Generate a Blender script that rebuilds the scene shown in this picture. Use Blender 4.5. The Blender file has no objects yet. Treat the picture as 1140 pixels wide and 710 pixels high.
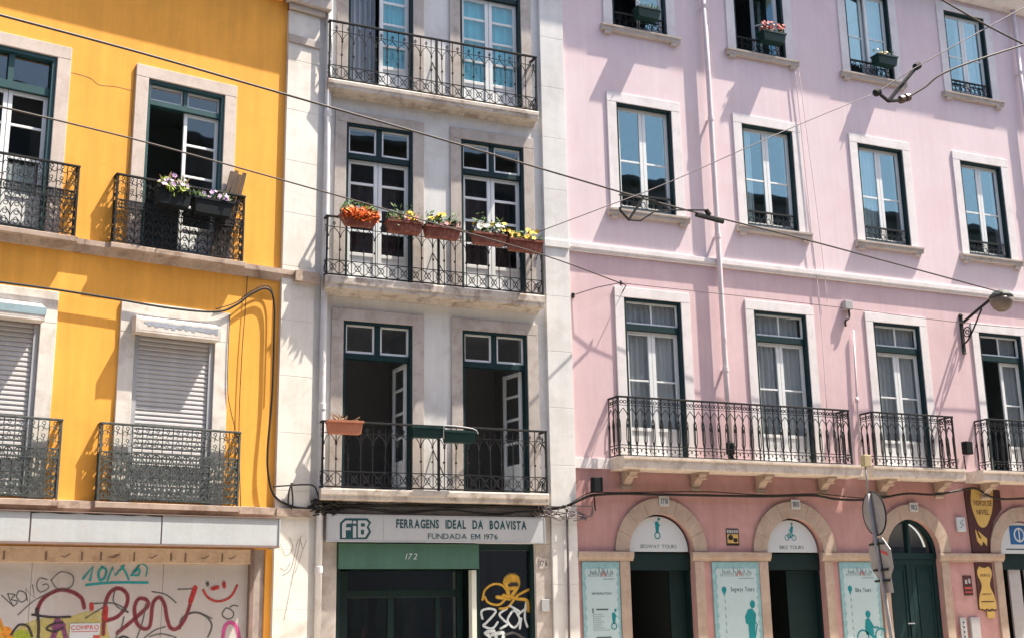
import bpy, math, random
from mathutils import Matrix, Vector
random.seed(7)
sc = bpy.context.scene
COL = sc.collection
PI = math.pi
R_ = math.radians

# ------------------------------------------------------------------ camera solve (metres; facade plane is y = 0, street towards -y)
FL, CX, CY = 1363.0, 570.0, 355.0
CAM = Vector((0, -19.0, 1.65))
def _n(v): return Vector(v).normalized()
_dx = _n((3743-CX, -(629-CY), -FL)); _dz = _n((472-CX, 5264+CY, -FL))
_dy = _dz.cross(_dx).normalized(); _dx = _dy.cross(_dz).normalized()
ROT = Matrix((_dx, _dy, _dz))
def ray(px, py): return ROT @ Vector((px-CX, -(py-CY), -FL))
def at(px, py, y=0.0):
    d = ray(px, py); return CAM + d*((y-CAM.y)/d.y)
HINGE = Vector((5.086, 0, 0)); ANG = R_(10.192)
WORLD = Matrix.Identity(4)                                   # frame of the white and pink fronts
YEL = Matrix.Translation(HINGE) @ Matrix.Rotation(ANG, 4, 'Z')   # frame of the yellow front, turned ten degrees
YINV = YEL.inverted()
def aty(px, py, y=0.0):
    d = YINV.to_3x3() @ ray(px, py); c = YINV @ CAM
    return c + d*((y-c.y)/d.y)

# ------------------------------------------------------------------ materials
def lin(c):
    return tuple(((v/255)/12.92 if v/255 <= .04045 else ((v/255+.055)/1.055)**2.4) for v in c)
class NT:
    def __init__(s, name):
        s.m = bpy.data.materials.new(name); s.m.use_nodes = True
        s.t = s.m.node_tree; s.t.nodes.clear()
        s.out = s.t.nodes.new('ShaderNodeOutputMaterial')
    def n(s, typ, **kw):
        nd = s.t.nodes.new(typ)
        for k, v in kw.items():
            if k.startswith('i_'):
                key = k[2:].replace('_', ' ')
                nd.inputs[key].default_value = v
            else: setattr(nd, k, v)
        return nd
    def l(s, a, b): s.t.links.new(a, b)
def rgba(c, k=1.0): return (min(1, c[0]*k), min(1, c[1]*k), min(1, c[2]*k), 1)
def surf(name, col, rough=.8, var=.12, scale=1.2, streak=0.0, stain=None, stain_amt=.0, stain_scale=3.0, bump=.0, bump_scale=60, metal=0.0, spec=.3, fine=.05):
    N = NT(name)
    tc = N.n('ShaderNodeTexCoord')
    no = N.n('ShaderNodeTexNoise', i_Scale=scale, i_Detail=7.0, i_Roughness=.62)
    N.l(tc.outputs['Object'], no.inputs['Vector'])
    rp = N.n('ShaderNodeValToRGB')
    rp.color_ramp.elements[0].position = .3; rp.color_ramp.elements[0].color = rgba(col, 1-var)
    rp.color_ramp.elements[1].position = .7; rp.color_ramp.elements[1].color = rgba(col, 1+var*.6)
    N.l(no.outputs['Fac'], rp.inputs['Fac'])
    c = rp.outputs['Color']
    def mul(c, fac_out, lo, hi, p0=.35, p1=.7):
        r2 = N.n('ShaderNodeValToRGB')
        r2.color_ramp.elements[0].position = p0; r2.color_ramp.elements[0].color = (lo, lo, lo, 1)
        r2.color_ramp.elements[1].position = p1; r2.color_ramp.elements[1].color = (hi, hi, hi, 1)
        N.l(fac_out, r2.inputs['Fac'])
        mx = N.n('ShaderNodeMix', data_type='RGBA', blend_type='MULTIPLY'); mx.inputs[0].default_value = 1
        N.l(c, mx.inputs[6]); N.l(r2.outputs['Color'], mx.inputs[7])
        return mx.outputs[2]
    if streak:
        mp = N.n('ShaderNodeMapping'); mp.inputs['Scale'].default_value = (7, 7, .5)
        N.l(tc.outputs['Object'], mp.inputs['Vector'])
        n2 = N.n('ShaderNodeTexNoise', i_Scale=1.0, i_Detail=6.0, i_Roughness=.65)
        N.l(mp.outputs['Vector'], n2.inputs['Vector'])
        c = mul(c, n2.outputs['Fac'], 1-streak, 1.0)
    if fine:
        n3 = N.n('ShaderNodeTexNoise', i_Scale=38.0, i_Detail=4.0, i_Roughness=.7)
        N.l(tc.outputs['Object'], n3.inputs['Vector'])
        c = mul(c, n3.outputs['Fac'], 1-fine, 1+fine*.4, .3, .7)
    if stain:
        n4 = N.n('ShaderNodeTexNoise', i_Scale=stain_scale, i_Detail=9.0, i_Roughness=.72, i_Distortion=.6)
        N.l(tc.outputs['Object'], n4.inputs['Vector'])
        r4 = N.n('ShaderNodeValToRGB')
        r4.color_ramp.elements[0].position = .48; r4.color_ramp.elements[0].color = (0, 0, 0, 1)
        r4.color_ramp.elements[1].position = .63; r4.color_ramp.elements[1].color = (stain_amt,)*3+(1,)
        N.l(n4.outputs['Fac'], r4.inputs['Fac'])
        mx = N.n('ShaderNodeMix', data_type='RGBA')
        N.l(r4.outputs['Color'], mx.inputs[0]); N.l(c, mx.inputs[6]); mx.inputs[7].default_value = rgba(stain)
        c = mx.outputs[2]
    b = N.n('ShaderNodeBsdfPrincipled', i_Roughness=rough, i_Metallic=metal)
    b.inputs['Specular IOR Level'].default_value = spec
    N.l(c, b.inputs['Base Color'])
    if bump:
        nb = N.n('ShaderNodeTexNoise', i_Scale=bump_scale, i_Detail=5.0, i_Roughness=.6)
        N.l(tc.outputs['Object'], nb.inputs['Vector'])
        nb2 = N.n('ShaderNodeTexNoise', i_Scale=bump_scale*.06, i_Detail=3.0)
        N.l(tc.outputs['Object'], nb2.inputs['Vector'])
        ad = N.n('ShaderNodeMath', operation='MULTIPLY_ADD'); ad.inputs[1].default_value = 3.0
        N.l(nb2.outputs['Fac'], ad.inputs[0]); N.l(nb.outputs['Fac'], ad.inputs[2])
        bp = N.n('ShaderNodeBump', i_Strength=bump, i_Distance=.004)
        N.l(ad.outputs[0], bp.inputs['Height']); N.l(bp.outputs['Normal'], b.inputs['Normal'])
    N.l(b.outputs['BSDF'], N.out.inputs['Surface'])
    return N.m
def glass(name, tint=(.75, .88, .9), refl=.32, gloss=(.9, .97, 1)):
    N = NT(name)
    tr = N.n('ShaderNodeBsdfTransparent'); tr.inputs['Color'].default_value = rgba(tint)
    gl = N.n('ShaderNodeBsdfGlossy', i_Roughness=.015); gl.inputs['Color'].default_value = rgba(gloss)
    tc = N.n('ShaderNodeTexCoord')
    no = N.n('ShaderNodeTexNoise', i_Scale=2.2, i_Detail=1.0)
    N.l(tc.outputs['Object'], no.inputs['Vector'])
    bp = N.n('ShaderNodeBump', i_Strength=.05, i_Distance=.02)
    N.l(no.outputs['Fac'], bp.inputs['Height']); N.l(bp.outputs['Normal'], gl.inputs['Normal'])
    lw = N.n('ShaderNodeLayerWeight', i_Blend=.5)
    pw = N.n('ShaderNodeMath', operation='POWER'); pw.inputs[1].default_value = 4.0; N.l(lw.outputs['Facing'], pw.inputs[0])
    ad = N.n('ShaderNodeMath', operation='ADD'); ad.inputs[1].default_value = refl+.04; ad.use_clamp = True
    N.l(pw.outputs[0], ad.inputs[0])
    mx = N.n('ShaderNodeMixShader'); N.l(ad.outputs[0], mx.inputs[0])
    N.l(tr.outputs[0], mx.inputs[1]); N.l(gl.outputs[0], mx.inputs[2])
    N.l(mx.outputs[0], N.out.inputs['Surface'])
    return N.m
def spray(name, col, alpha=.85):
    N = NT(name)
    b = N.n('ShaderNodeBsdfPrincipled', i_Roughness=.6); b.inputs['Base Color'].default_value = rgba(col)
    tr = N.n('ShaderNodeBsdfTransparent')
    tc = N.n('ShaderNodeTexCoord')
    no = N.n('ShaderNodeTexNoise', i_Scale=9.0, i_Detail=6.0, i_Roughness=.7)
    N.l(tc.outputs['Object'], no.inputs['Vector'])
    mr = N.n('ShaderNodeMapRange'); mr.inputs[1].default_value = .3; mr.inputs[2].default_value = .62
    mr.inputs[3].default_value = alpha*.45; mr.inputs[4].default_value = alpha
    N.l(no.outputs['Fac'], mr.inputs[0])
    mx = N.n('ShaderNodeMixShader'); N.l(mr.outputs[0], mx.inputs[0])
    N.l(tr.outputs[0], mx.inputs[1]); N.l(b.outputs[0], mx.inputs[2])
    N.l(mx.outputs[0], N.out.inputs['Surface'])
    return N.m
M = {}
M['yellow'] = surf('yellow_render', (.87, .405, .070), .9, .08, .7, streak=.15, stain=(.62, .30, .05), stain_amt=.35, stain_scale=1.6, bump=.10)
M['white'] = surf('white_render', (.71, .705, .69), .9, .07, .8, streak=.10, stain=(.45, .42, .38), stain_amt=.35, stain_scale=1.4, bump=.10)
M['pale_pink'] = surf('pale_pink_render', (.725, .60, .625), .9, .06, .6, streak=.08, stain=(.66, .49, .51), stain_amt=.5, stain_scale=.9, bump=.08)
M['mid_pink'] = surf('rose_pink_render', (.665, .485, .51), .9, .07, .7, streak=.10, stain=(.70, .54, .55), stain_amt=.4, stain_scale=1.1, bump=.08)
M['deep_pink'] = surf('dusty_pink_render', (.50, .282, .272), .9, .09, .7, streak=.16, stain=(.56, .34, .33), stain_amt=.45, stain_scale=1.2, bump=.10)
M['pilaster'] = surf('cream_render', (.72, .69, .635), .9, .07, .9, streak=.12, stain=(.48, .43, .36), stain_amt=.45, stain_scale=1.6, bump=.10)
M['stone'] = surf('limestone', (.51, .46, .425), .85, .14, 2.2, streak=.12, stain=(.30, .24, .20), stain_amt=.55, stain_scale=4.0, bump=.16, fine=.12)
M['warm_stone'] = surf('warm_limestone', (.45, .355, .29), .85, .14, 2.0, streak=.12, stain=(.30, .20, .15), stain_amt=.5, stain_scale=3.5, bump=.16, fine=.12)
M['ytrim'] = surf('beige_window_stone', (.60, .515, .46), .85, .08, 2.0, streak=.10, stain=(.40, .32, .27), stain_amt=.5, stain_scale=3.6, bump=.12, fine=.10)
M['ledge'] = surf('weathered_ledge_stone', (.46, .36, .29), .85, .18, 2.0, streak=.15, stain=(.16, .10, .07), stain_amt=.75, stain_scale=3.0, bump=.2, fine=.16)
M['pslab'] = surf('pale_balcony_stone', (.68, .60, .53), .85, .12, 2.0, streak=.08, stain=(.30, .23, .18), stain_amt=.6, stain_scale=4.2, bump=.2, fine=.12)
M['slab'] = surf('balcony_stone', (.57, .51, .45), .85, .16, 2.0, streak=.1, stain=(.20, .15, .12), stain_amt=.8, stain_scale=3.0, bump=.2, fine=.14)
M['trim'] = surf('white_painted_stone', (.74, .70, .70), .8, .06, 1.6, streak=.08, stain=(.48, .44, .42), stain_amt=.35, stain_scale=3.0, bump=.08)
M['ptrim'] = surf('peeling_white_paint', (.66, .63, .58), .8, .10, 2.0, streak=.10, stain=(.42, .33, .28), stain_amt=.6, stain_scale=3.2, bump=.1)
M['green'] = surf('dark_green_gloss_paint', (.007, .027, .031), .6, .15, 4, fine=.06, spec=.2)
M['grey_green'] = surf('faded_green_paint', (.022, .070, .078), .5, .15, 4)
M['sash'] = surf('white_gloss_paint', (.72, .74, .74), .5, .05, 5, fine=.05)
M['iron'] = surf('black_iron', (.016, .020, .022), .75, .25, 9, stain=(.05, .035, .03), stain_amt=.5, stain_scale=12, spec=.2)
M['old_iron'] = surf('weathered_green_iron', (.05, .062, .060), .65, .3, 9, stain=(.13, .15, .14), stain_amt=.6, stain_scale=14)
M['pipe'] = surf('painted_drain_pipe', (.63, .62, .63), .55, .08, 3, streak=.08, stain=(.42, .36, .34), stain_amt=.4, stain_scale=4)
M['pink_pipe'] = surf('pink_drain_pipe', (.66, .58, .60), .55, .08, 3, streak=.08, stain=(.5, .4, .4), stain_amt=.3, stain_scale=4)
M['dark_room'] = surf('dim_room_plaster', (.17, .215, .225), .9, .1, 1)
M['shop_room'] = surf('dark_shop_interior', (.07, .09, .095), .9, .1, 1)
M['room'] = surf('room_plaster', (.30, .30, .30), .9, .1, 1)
M['glass'] = glass('window_glass', (.95, .98, .985), .12, gloss=(.55, .80, .84))
M['dull_glass'] = glass('dusty_window_glass', (.98, .99, .99), .01, gloss=(.8, .95, 1))
M['curtain'] = surf('grey_net_curtain', (.43, .45, .46), .9, .08, 3)
M['white_curtain'] = surf('white_net_curtain', (.50, .55, .55), .9, .08, 3)
M['teal_curtain'] = surf('turquoise_curtain', (.11, .47, .54), .85, .10, 3)
M['shutter'] = surf('grey_roller_slats', (.46, .45, .455), .55, .06, 2, streak=.10, stain=(.4, .37, .34), stain_amt=.3)
M['metal'] = surf('dull_grey_metal', (.38, .39, .41), .5, .1, 3, metal=.2)
M['sheet'] = surf('white_sheet_metal', (.43, .46, .48), .4, .08, 1.0, streak=.10, stain=(.40, .36, .32), stain_amt=.35, stain_scale=1.4, bump=.5, bump_scale=14)
M['gutter'] = surf('rusty_edge_metal', (.20, .14, .12), .7, .2, 3)
M['door'] = surf('primed_garage_panel', (.44, .405, .395), .7, .07, 1.2, streak=.08, stain=(.52, .51, .52), stain_amt=.6, stain_scale=.8)
M['wood'] = surf('pale_timber', (.60, .45, .33), .8, .15, 2.5, streak=.05, stain=(.3, .2, .14), stain_amt=.5, stain_scale=5)
M['old_wood'] = surf('weathered_board', (.125, .088, .066), .85, .3, 6, streak=.3)
M['terracotta'] = surf('terracotta_plastic', (.15, .042, .028), .6, .15, 5, stain=(.35, .16, .11), stain_amt=.5, stain_scale=9)
M['pale_terracotta'] = surf('faded_terracotta', (.40, .155, .09), .7, .12, 5)
M['green_plastic'] = surf('dark_green_plastic', (.007, .03, .027), .5, .15, 5)
M['black_plastic'] = surf('black_plastic', (.010, .013, .015), .65, .15, 5, spec=.15)
M['leaf'] = surf('green_leaf', (.06, .11, .03), .6, .35, 14)
M['lime_leaf'] = surf('lime_leaf', (.20, .27, .04), .6, .3, 14)
M['dry_leaf'] = surf('dry_twig', (.25, .15, .08), .8, .3, 14)
M['f_orange'] = surf('orange_petal', (.70, .14, .02), .6, .25, 20)
M['f_yellow'] = surf('yellow_petal', (.66, .42, .03), .6, .2, 20)
M['f_white'] = surf('white_petal', (.75, .74, .70), .6, .1, 20)
M['f_pink'] = surf('pink_petal', (.55, .22, .26), .6, .2, 20)
M['f_mauve'] = surf('mauve_petal', (.42, .27, .46), .6, .2, 20)
M['f_red'] = surf('red_petal', (.40, .04, .035), .6, .2, 20)
M['soil'] = surf('potting_soil', (.04, .028, .02), .95, .3, 20)
M['cable'] = surf('black_cable', (.02, .019, .018), .6, .2, 6)
M['wire'] = surf('bronze_wire', (.05, .04, .035), .5, .2, 6)
M['grey_wire'] = surf('grey_wire', (.13, .11, .12), .5, .2, 6)
M['sign'] = surf('sign_panel', (.43, .45, .465), .5, .06, 1.5, streak=.06)
M['sign_dark'] = surf('sign_lettering', (.015, .065, .075), .5, .1, 5)
M['awning'] = surf('green_shutter_box', (.065, .15, .112), .6, .15, 2, streak=.12)
M['shop_green'] = surf('shop_green_paint', (.005, .020, .021), .45, .15, 3)
M['post'] = surf('cream_post', (.60, .62, .55), .6, .08, 3)
M['print_blue'] = surf('pale_blue_print', (.40, .52, .555), .45, .06, 2)
M['print_edge'] = surf('pattern_blue_print', (.24, .42, .46), .45, .25, 9)
M['print_teal'] = surf('teal_ink', (.008, .21, .24), .45, .06, 3)
M['print_ink'] = surf('dark_ink', (.05, .08, .09), .5, .06, 3)
M['print_grey'] = surf('grey_ink', (.22, .30, .32), .5, .06, 3)
M['print_red'] = surf('red_ink', (.45, .08, .07), .5, .06, 3)
M['print_white'] = surf('white_print', (.52, .56, .60), .4, .05, 1.5)
M['blue'] = surf('logo_blue', (.02, .11, .30), .45, .06, 3)
M['black_ink'] = surf('black_print', (.02, .018, .018), .5, .1, 4)
M['yellow_ink'] = surf('yellow_print', (.56, .38, .12), .5, .12, 4)
M['brown'] = surf('maroon_board', (.065, .022, .022), .6, .15, 3)
M['tile'] = surf('number_tile', (.50, .50, .50), .4, .1, 6)
M['box_grey'] = surf('pale_meter_box', (.38, .375, .39), .55, .08, 4)
M['box_cream'] = surf('cream_box', (.46, .38, .22), .6, .1, 4)
M['sign_back'] = surf('sign_back_metal', (.32, .31, .31), .55, .14, 3, stain=(.22, .2, .2), stain_amt=.5, stain_scale=5, metal=.1)
M['lamp_glass'] = surf('dusty_lamp_bowl', (.16, .125, .10), .35, .15, 5)
M['cobble'] = surf('limestone_paving', (.48, .42, .34), .85, .12, 3.0, stain=(.26, .24, .21), stain_amt=.5, stain_scale=2, bump=.3, bump_scale=20)
M['asphalt'] = surf('street_asphalt', (.12, .115, .11), .9, .15, 1.5, bump=.3, bump_scale=40)
M['opposite'] = surf('grey_brown_render', (.17, .155, .155), .9, .25, .25, streak=.2)
M['opposite_win'] = surf('dark_window_block', (.03, .035, .04), .3, .1, 2)
M['slate'] = surf('dark_slate', (.08, .08, .085), .9, .2, 2)
M['rooftile'] = surf('clay_roof_tile', (.33, .14, .08), .9, .2, 3)
SP = {k: spray('spray_'+k, c, a) for k, (c, a) in dict(
    teal=((.01, .30, .33), .95), maroon=((.22, .025, .04), .72), grey=((.10, .10, .10), .7), black=((.03, .025, .03), .9), faint=((.14, .13, .13), .4),
    yellow=((.58, .50, .12), .45), orange=((.75, .30, .03), .9), lime=((.35, .45, .03), .7), purple=((.22, .06, .16), .8),
    pink=((.55, .07, .26), .8), gold=((.60, .35, .04), .95), white=((.66, .72, .74), .95), red=((.42, .03, .03), .9)).items()}

SPH = {k: spray('overspray_'+k, c, .35) for k, c in dict(teal=(.05, .36, .38), maroon=(.32, .08, .09), pink=(.6, .2, .38), white=(.5, .56, .58), gold=(.5, .32, .06), purple=(.3, .12, .24)).items()}
# ------------------------------------------------------------------ mesh helper
class MB:
    def __init__(s): s.v = []; s.f = []; s.fm = []; s.m = 0
    def face(s, pts):
        i = len(s.v); s.v += [Vector(p) for p in pts]; s.f.append(tuple(range(i, i+len(pts)))); s.fm.append(s.m)
    def box(s, x0, x1, y0, y1, z0, z1):
        if x0 > x1: x0, x1 = x1, x0
        if y0 > y1: y0, y1 = y1, y0
        if z0 > z1: z0, z1 = z1, z0
        i = len(s.v)
        s.v += [Vector(p) for p in ((x0,y0,z0),(x1,y0,z0),(x1,y1,z0),(x0,y1,z0),(x0,y0,z1),(x1,y0,z1),(x1,y1,z1),(x0,y1,z1))]
        for q in ((0,3,2,1),(4,5,6,7),(0,1,5,4),(1,2,6,5),(2,3,7,6),(3,0,4,7)):
            s.f.append(tuple(i+k for k in q)); s.fm.append(s.m)
        return s
    def prism(s, pts, y0, y1):          # outline in (x, z), extruded from y0 (front) to y1
        a = sum(pts[k][0]*pts[(k+1) % len(pts)][1]-pts[(k+1) % len(pts)][0]*pts[k][1] for k in range(len(pts)))
        if a < 0: pts = pts[::-1]
        i = len(s.v); n = len(pts)
        s.v += [Vector((p[0], y0, p[1])) for p in pts]+[Vector((p[0], y1, p[1])) for p in pts]
        s.f.append(tuple(i+k for k in range(n))); s.fm.append(s.m)
        s.f.append(tuple(i+n+k for k in reversed(range(n)))); s.fm.append(s.m)
        for k in range(n):
            k2 = (k+1) % n
            s.f.append((i+k2, i+k, i+n+k, i+n+k2)); s.fm.append(s.m)
        return s
    def profile_x(s, pts, x0, x1):      # outline in (y, z), run along x
        i = len(s.v); n = len(pts)
        s.v += [Vector((x0, p[0], p[1])) for p in pts]+[Vector((x1, p[0], p[1])) for p in pts]
        s.f.append(tuple(i+k for k in range(n))); s.fm.append(s.m)
        s.f.append(tuple(i+n+k for k in reversed(range(n)))); s.fm.append(s.m)
        for k in range(n):
            k2 = (k+1) % n
            s.f.append((i+k2, i+k, i+n+k, i+n+k2)); s.fm.append(s.m)
        return s
    def tube(s, pts, r, n=6, r2=None):
        pts = [Vector(p) for p in pts]; i0 = len(s.v); up = None; m = len(pts)
        for k, p in enumerate(pts):
            t = (pts[min(k+1, m-1)]-pts[max(k-1, 0)]).normalized()
            if up is None:
                up = Vector((0, 0, 1)) if abs(t.z) < .9 else Vector((1, 0, 0))
            a = (up-t*up.dot(t)).normalized(); b = t.cross(a); up = a
            rr = r if r2 is None else r+(r2-r)*k/max(1, m-1)
            for j in range(n):
                w = 2*PI*j/n; s.v.append(p+a*math.cos(w)*rr+b*math.sin(w)*rr)
        for k in range(m-1):
            for j in range(n):
                j2 = (j+1) % n
                s.f.append((i0+k*n+j, i0+k*n+j2, i0+(k+1)*n+j2, i0+(k+1)*n+j)); s.fm.append(s.m)
        s.f.append(tuple(i0+j for j in reversed(range(n)))); s.fm.append(s.m)
        s.f.append(tuple(i0+(m-1)*n+j for j in range(n))); s.fm.append(s.m)
        return s
    def strip(s, pts, w, d, fmap, closed=False):   # flat bar along a 2-D line (u, z); fmap(u, v, z) places it
        P = [Vector((p[0], p[1])) for p in pts]; n = len(P); i0 = len(s.v)
        for k in range(n):
            a = P[(k-1) % n] if (closed or k > 0) else P[k]
            b = P[(k+1) % n] if (closed or k < n-1) else P[k]
            t = (b-a)
            t = t.normalized() if t.length > 1e-9 else Vector((1, 0))
            nn = Vector((-t.y, t.x))*w/2
            for (q, v) in ((P[k]+nn, -d/2), (P[k]-nn, -d/2), (P[k]-nn, d/2), (P[k]+nn, d/2)):
                s.v.append(Vector(fmap(q.x, v, q.y)))
        for k in range(n if closed else n-1):
            a, b = i0+4*k, i0+4*((k+1) % n)
            for j in range(4):
                j2 = (j+1) % 4
                s.f.append((a+j, a+j2, b+j2, b+j)); s.fm.append(s.m)
        if not closed:
            s.f.append((i0+3, i0+2, i0+1, i0)); s.fm.append(s.m)
            e = i0+4*(n-1); s.f.append((e, e+1, e+2, e+3)); s.fm.append(s.m)
        return s
    def lathe(s, prof, c, n=16, axis=None):
        i0 = len(s.v); m = len(prof); c = Vector(c)
        rot = Matrix.Identity(3) if axis is None else Vector((0, 0, 1)).rotation_difference(Vector(axis)).to_matrix()
        for (r, z) in prof:
            for j in range(n):
                w = 2*PI*j/n; s.v.append(c+rot @ Vector((r*math.cos(w), r*math.sin(w), z)))
        for k in range(m-1):
            for j in range(n):
                j2 = (j+1) % n
                s.f.append((i0+k*n+j, i0+k*n+j2, i0+(k+1)*n+j2, i0+(k+1)*n+j)); s.fm.append(s.m)
        s.f.append(tuple(i0+j for j in reversed(range(n)))); s.fm.append(s.m)
        s.f.append(tuple(i0+(m-1)*n+j for j in range(n))); s.fm.append(s.m)
        return s
    def rotz(s, i0, c, ang):
        c = Vector(c); m = Matrix.Rotation(ang, 3, 'Z')
        for k in range(i0, len(s.v)): s.v[k] = c+m @ (s.v[k]-c)
    def build(s, name, mat, parent=None, F=WORLD, bevel=0, smooth=False, origin=None):
        vs = [F @ v for v in s.v]
        if parent is not None:
            r = parent
            while r.parent: r = r.parent
            org = r.location.copy(); loc = Vector((0, 0, 0))
        else:
            xs = [v.x for v in vs]; ys = [v.y for v in vs]; zs = [v.z for v in vs]
            org = Vector(((min(xs)+max(xs))/2, (min(ys)+max(ys))/2, min(zs))) if origin is None else Vector(origin); loc = org
        me = bpy.data.meshes.new(name)
        me.from_pydata([tuple(v-org) for v in vs], [], s.f)
        for m in (mat if isinstance(mat, (list, tuple)) else [mat]): me.materials.append(m)
        for k, p in enumerate(me.polygons):
            p.material_index = s.fm[k]
            if smooth: p.use_smooth = True
        me.update()
        o = bpy.data.objects.new(name, me); COL.objects.link(o)
        o.location = loc
        if parent is not None: o.parent = parent
        if bevel:
            b = o.modifiers.new('bevel', 'BEVEL'); b.width = bevel; b.segments = 2; b.limit_method = 'ANGLE'; b.angle_limit = R_(50)
        return o
def tag(o, label=None, cat=None, group=None, kind=None):
    if label: o['label'] = label
    if cat: o['category'] = cat
    if group: o['group'] = group
    if kind: o['kind'] = kind
    return o
def empty(name, loc, label, cat, group=None, F=WORLD):
    o = bpy.data.objects.new(name, None); COL.objects.link(o); o.location = F @ Vector(loc); o.empty_display_size = .2
    return tag(o, label, cat, group)
def arc(cx, cz, r, a0, a1, n=10, ry=None):
    ry = r if ry is None else ry
    return [(cx+r*math.cos(R_(a0+(a1-a0)*k/n)), cz+ry*math.sin(R_(a0+(a1-a0)*k/n))) for k in range(n+1)]
def smooth_line(pts, sub=5):
    P = [Vector(p) for p in pts]
    if len(P) < 3: return pts
    out = []
    for k in range(len(P)-1):
        a, b, c, d = P[max(k-1, 0)], P[k], P[k+1], P[min(k+2, len(P)-1)]
        for j in range(sub):
            t = j/sub
            out.append(tuple(.5*((2*b)+(c-a)*t+(2*a-5*b+4*c-d)*t*t+(3*b-a-3*c+d)*t**3)))
    out.append(tuple(P[-1])); return out
GLY = {}
M_OUT = [(0, 0), (0, 1), (.20, 1), (.5, .42), (.80, 1), (1, 1), (1, 0), (.83, 0), (.83, .70), (.57, .20), (.43, .20), (.17, .70), (.17, 0)]
def glyph(ch, bold, shear):
    key = (ch, bold, shear)
    if key in GLY: return GLY[key]
    cu = bpy.data.curves.new('lettering', 'FONT'); cu.body = ch; cu.size = 1; cu.offset = bold; cu.shear = shear; cu.resolution_u = 3
    ob = bpy.data.objects.new('lettering', cu); COL.objects.link(ob)
    dg = bpy.context.evaluated_depsgraph_get(); dg.update()
    me = bpy.data.meshes.new_from_object(ob.evaluated_get(dg))
    vs = [(v.co.x, v.co.y) for v in me.vertices]; fs = [tuple(p.vertices) for p in me.polygons]
    bpy.data.objects.remove(ob); bpy.data.curves.remove(cu); bpy.data.meshes.remove(me)
    x0 = min(v[0] for v in vs)
    GLY[key] = ([(v[0]-x0, v[1]) for v in vs], fs); return GLY[key]
def text_mb(mb, body, x, z, h, y, width=None, thick=.004, bold=0.0, shear=0.0, align='CENTER'):
    V = []; Fc = []; cur = 0.0
    cap = max(v[1] for v in glyph('H', bold, 0)[0])
    for ch in body:
        if ch == ' ': cur += .42; continue
        if ch == 'M': vs, fs = [(a*.66, b*cap) for a, b in M_OUT], [tuple(range(len(M_OUT)-1, -1, -1))]
        else: vs, fs = glyph(ch, bold, shear)
        o = len(V); V += [(a+cur, b) for a, b in vs]; Fc += [tuple(o+k for k in f) for f in fs]
        cur = max(a for a, b in V)+.085
    x0, x1 = min(v[0] for v in V), max(v[0] for v in V)
    sz = h/cap; sx = sz if width is None else width/(x1-x0)
    ox = x-(x1-x0)*sx/2 if align == 'CENTER' else x
    i0 = len(mb.v)
    mb.v += [Vector((ox+(a-x0)*sx, y, z+b*sz)) for a, b in V]
    for f in Fc: mb.f.append(tuple(i0+k for k in f)); mb.fm.append(mb.m)

# ------------------------------------------------------------------ building pieces (facade frame: x right, z up, outward -y)
def wall_mb(x0, x1, z0, z1, holes, arches=(), depth=.34, y=0.0):
    mb = MB(); H = [tuple(h) for h in holes]+[(cx-r, cx+r, a0, zs+r) for (cx, r, a0, zs) in arches]
    xs = sorted({x0, x1, *[min(max(v, x0), x1) for h in H for v in h[:2]]}); zs_ = sorted({z0, z1, *[min(max(v, z0), z1) for h in H for v in h[2:]]})
    for i in range(len(xs)-1):
        for j in range(len(zs_)-1):
            cx, cz = (xs[i]+xs[i+1])/2, (zs_[j]+zs_[j+1])/2
            if any(h[0] < cx < h[1] and h[2] < cz < h[3] for h in H): continue
            mb.face([(xs[i], y, zs_[j]), (xs[i+1], y, zs_[j]), (xs[i+1], y, zs_[j+1]), (xs[i], y, zs_[j+1])])
    for (a, b, c, d) in holes:
        if a > x0: mb.face([(a, y, c), (a, y, d), (a, y+depth, d), (a, y+depth, c)])
        mb.face([(b, y, c), (b, y+depth, c), (b, y+depth, d), (b, y, d)])
        mb.face([(a, y, d), (b, y, d), (b, y+depth, d), (a, y+depth, d)])
        if c > z0: mb.face([(a, y, c), (a, y+depth, c), (b, y+depth, c), (b, y, c)])
    for (cx, r, a0, zs) in arches:
        A = arc(cx, zs, r, 180, 0, 24)
        for k in range(24):
            p, q = A[k], A[k+1]
            mb.face([(p[0], y, p[1]), (q[0], y, q[1]), (q[0], y, zs+r), (p[0], y, zs+r)])
            mb.face([(p[0], y, p[1]), (p[0], y+depth, p[1]), (q[0], y+depth, q[1]), (q[0], y, q[1])])
        for sx in (-1, 1):
            X = cx+sx*r
            mb.face([(X, y, a0), (X, y+depth, a0), (X, y+depth, zs), (X, y, zs)])
    return mb
def room_mb(x0, x1, z0, z1, y0=.34, d=2.0, e=.38):
    mb = MB(); X0, X1, Z1, Y1 = x0-e, x1+e, z1+.25, y0+d
    mb.face([(X0, Y1, z0), (X1, Y1, z0), (X1, Y1, Z1), (X0, Y1, Z1)])
    mb.face([(X0, y0, z0), (X0, Y1, z0), (X0, Y1, Z1), (X0, y0, Z1)])
    mb.face([(X1, y0, z0), (X1, Y1, z0), (X1, Y1, Z1), (X1, y0, Z1)])
    mb.face([(X0, y0, z0), (X1, y0, z0), (X1, Y1, z0), (X0, Y1, z0)])
    mb.face([(X0, y0, Z1), (X1, y0, Z1), (X1, Y1, Z1), (X0, Y1, Z1)])
    mb.face([(X0, y0, z0), (x0, y0, z0), (x0, y0, Z1), (X0, y0, Z1)])
    mb.face([(x1, y0, z0), (X1, y0, z0), (X1, y0, Z1), (x1, y0, Z1)])
    mb.face([(x0, y0, z1), (x1, y0, z1), (x1, y0, Z1), (x0, y0, Z1)])
    return mb
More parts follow.
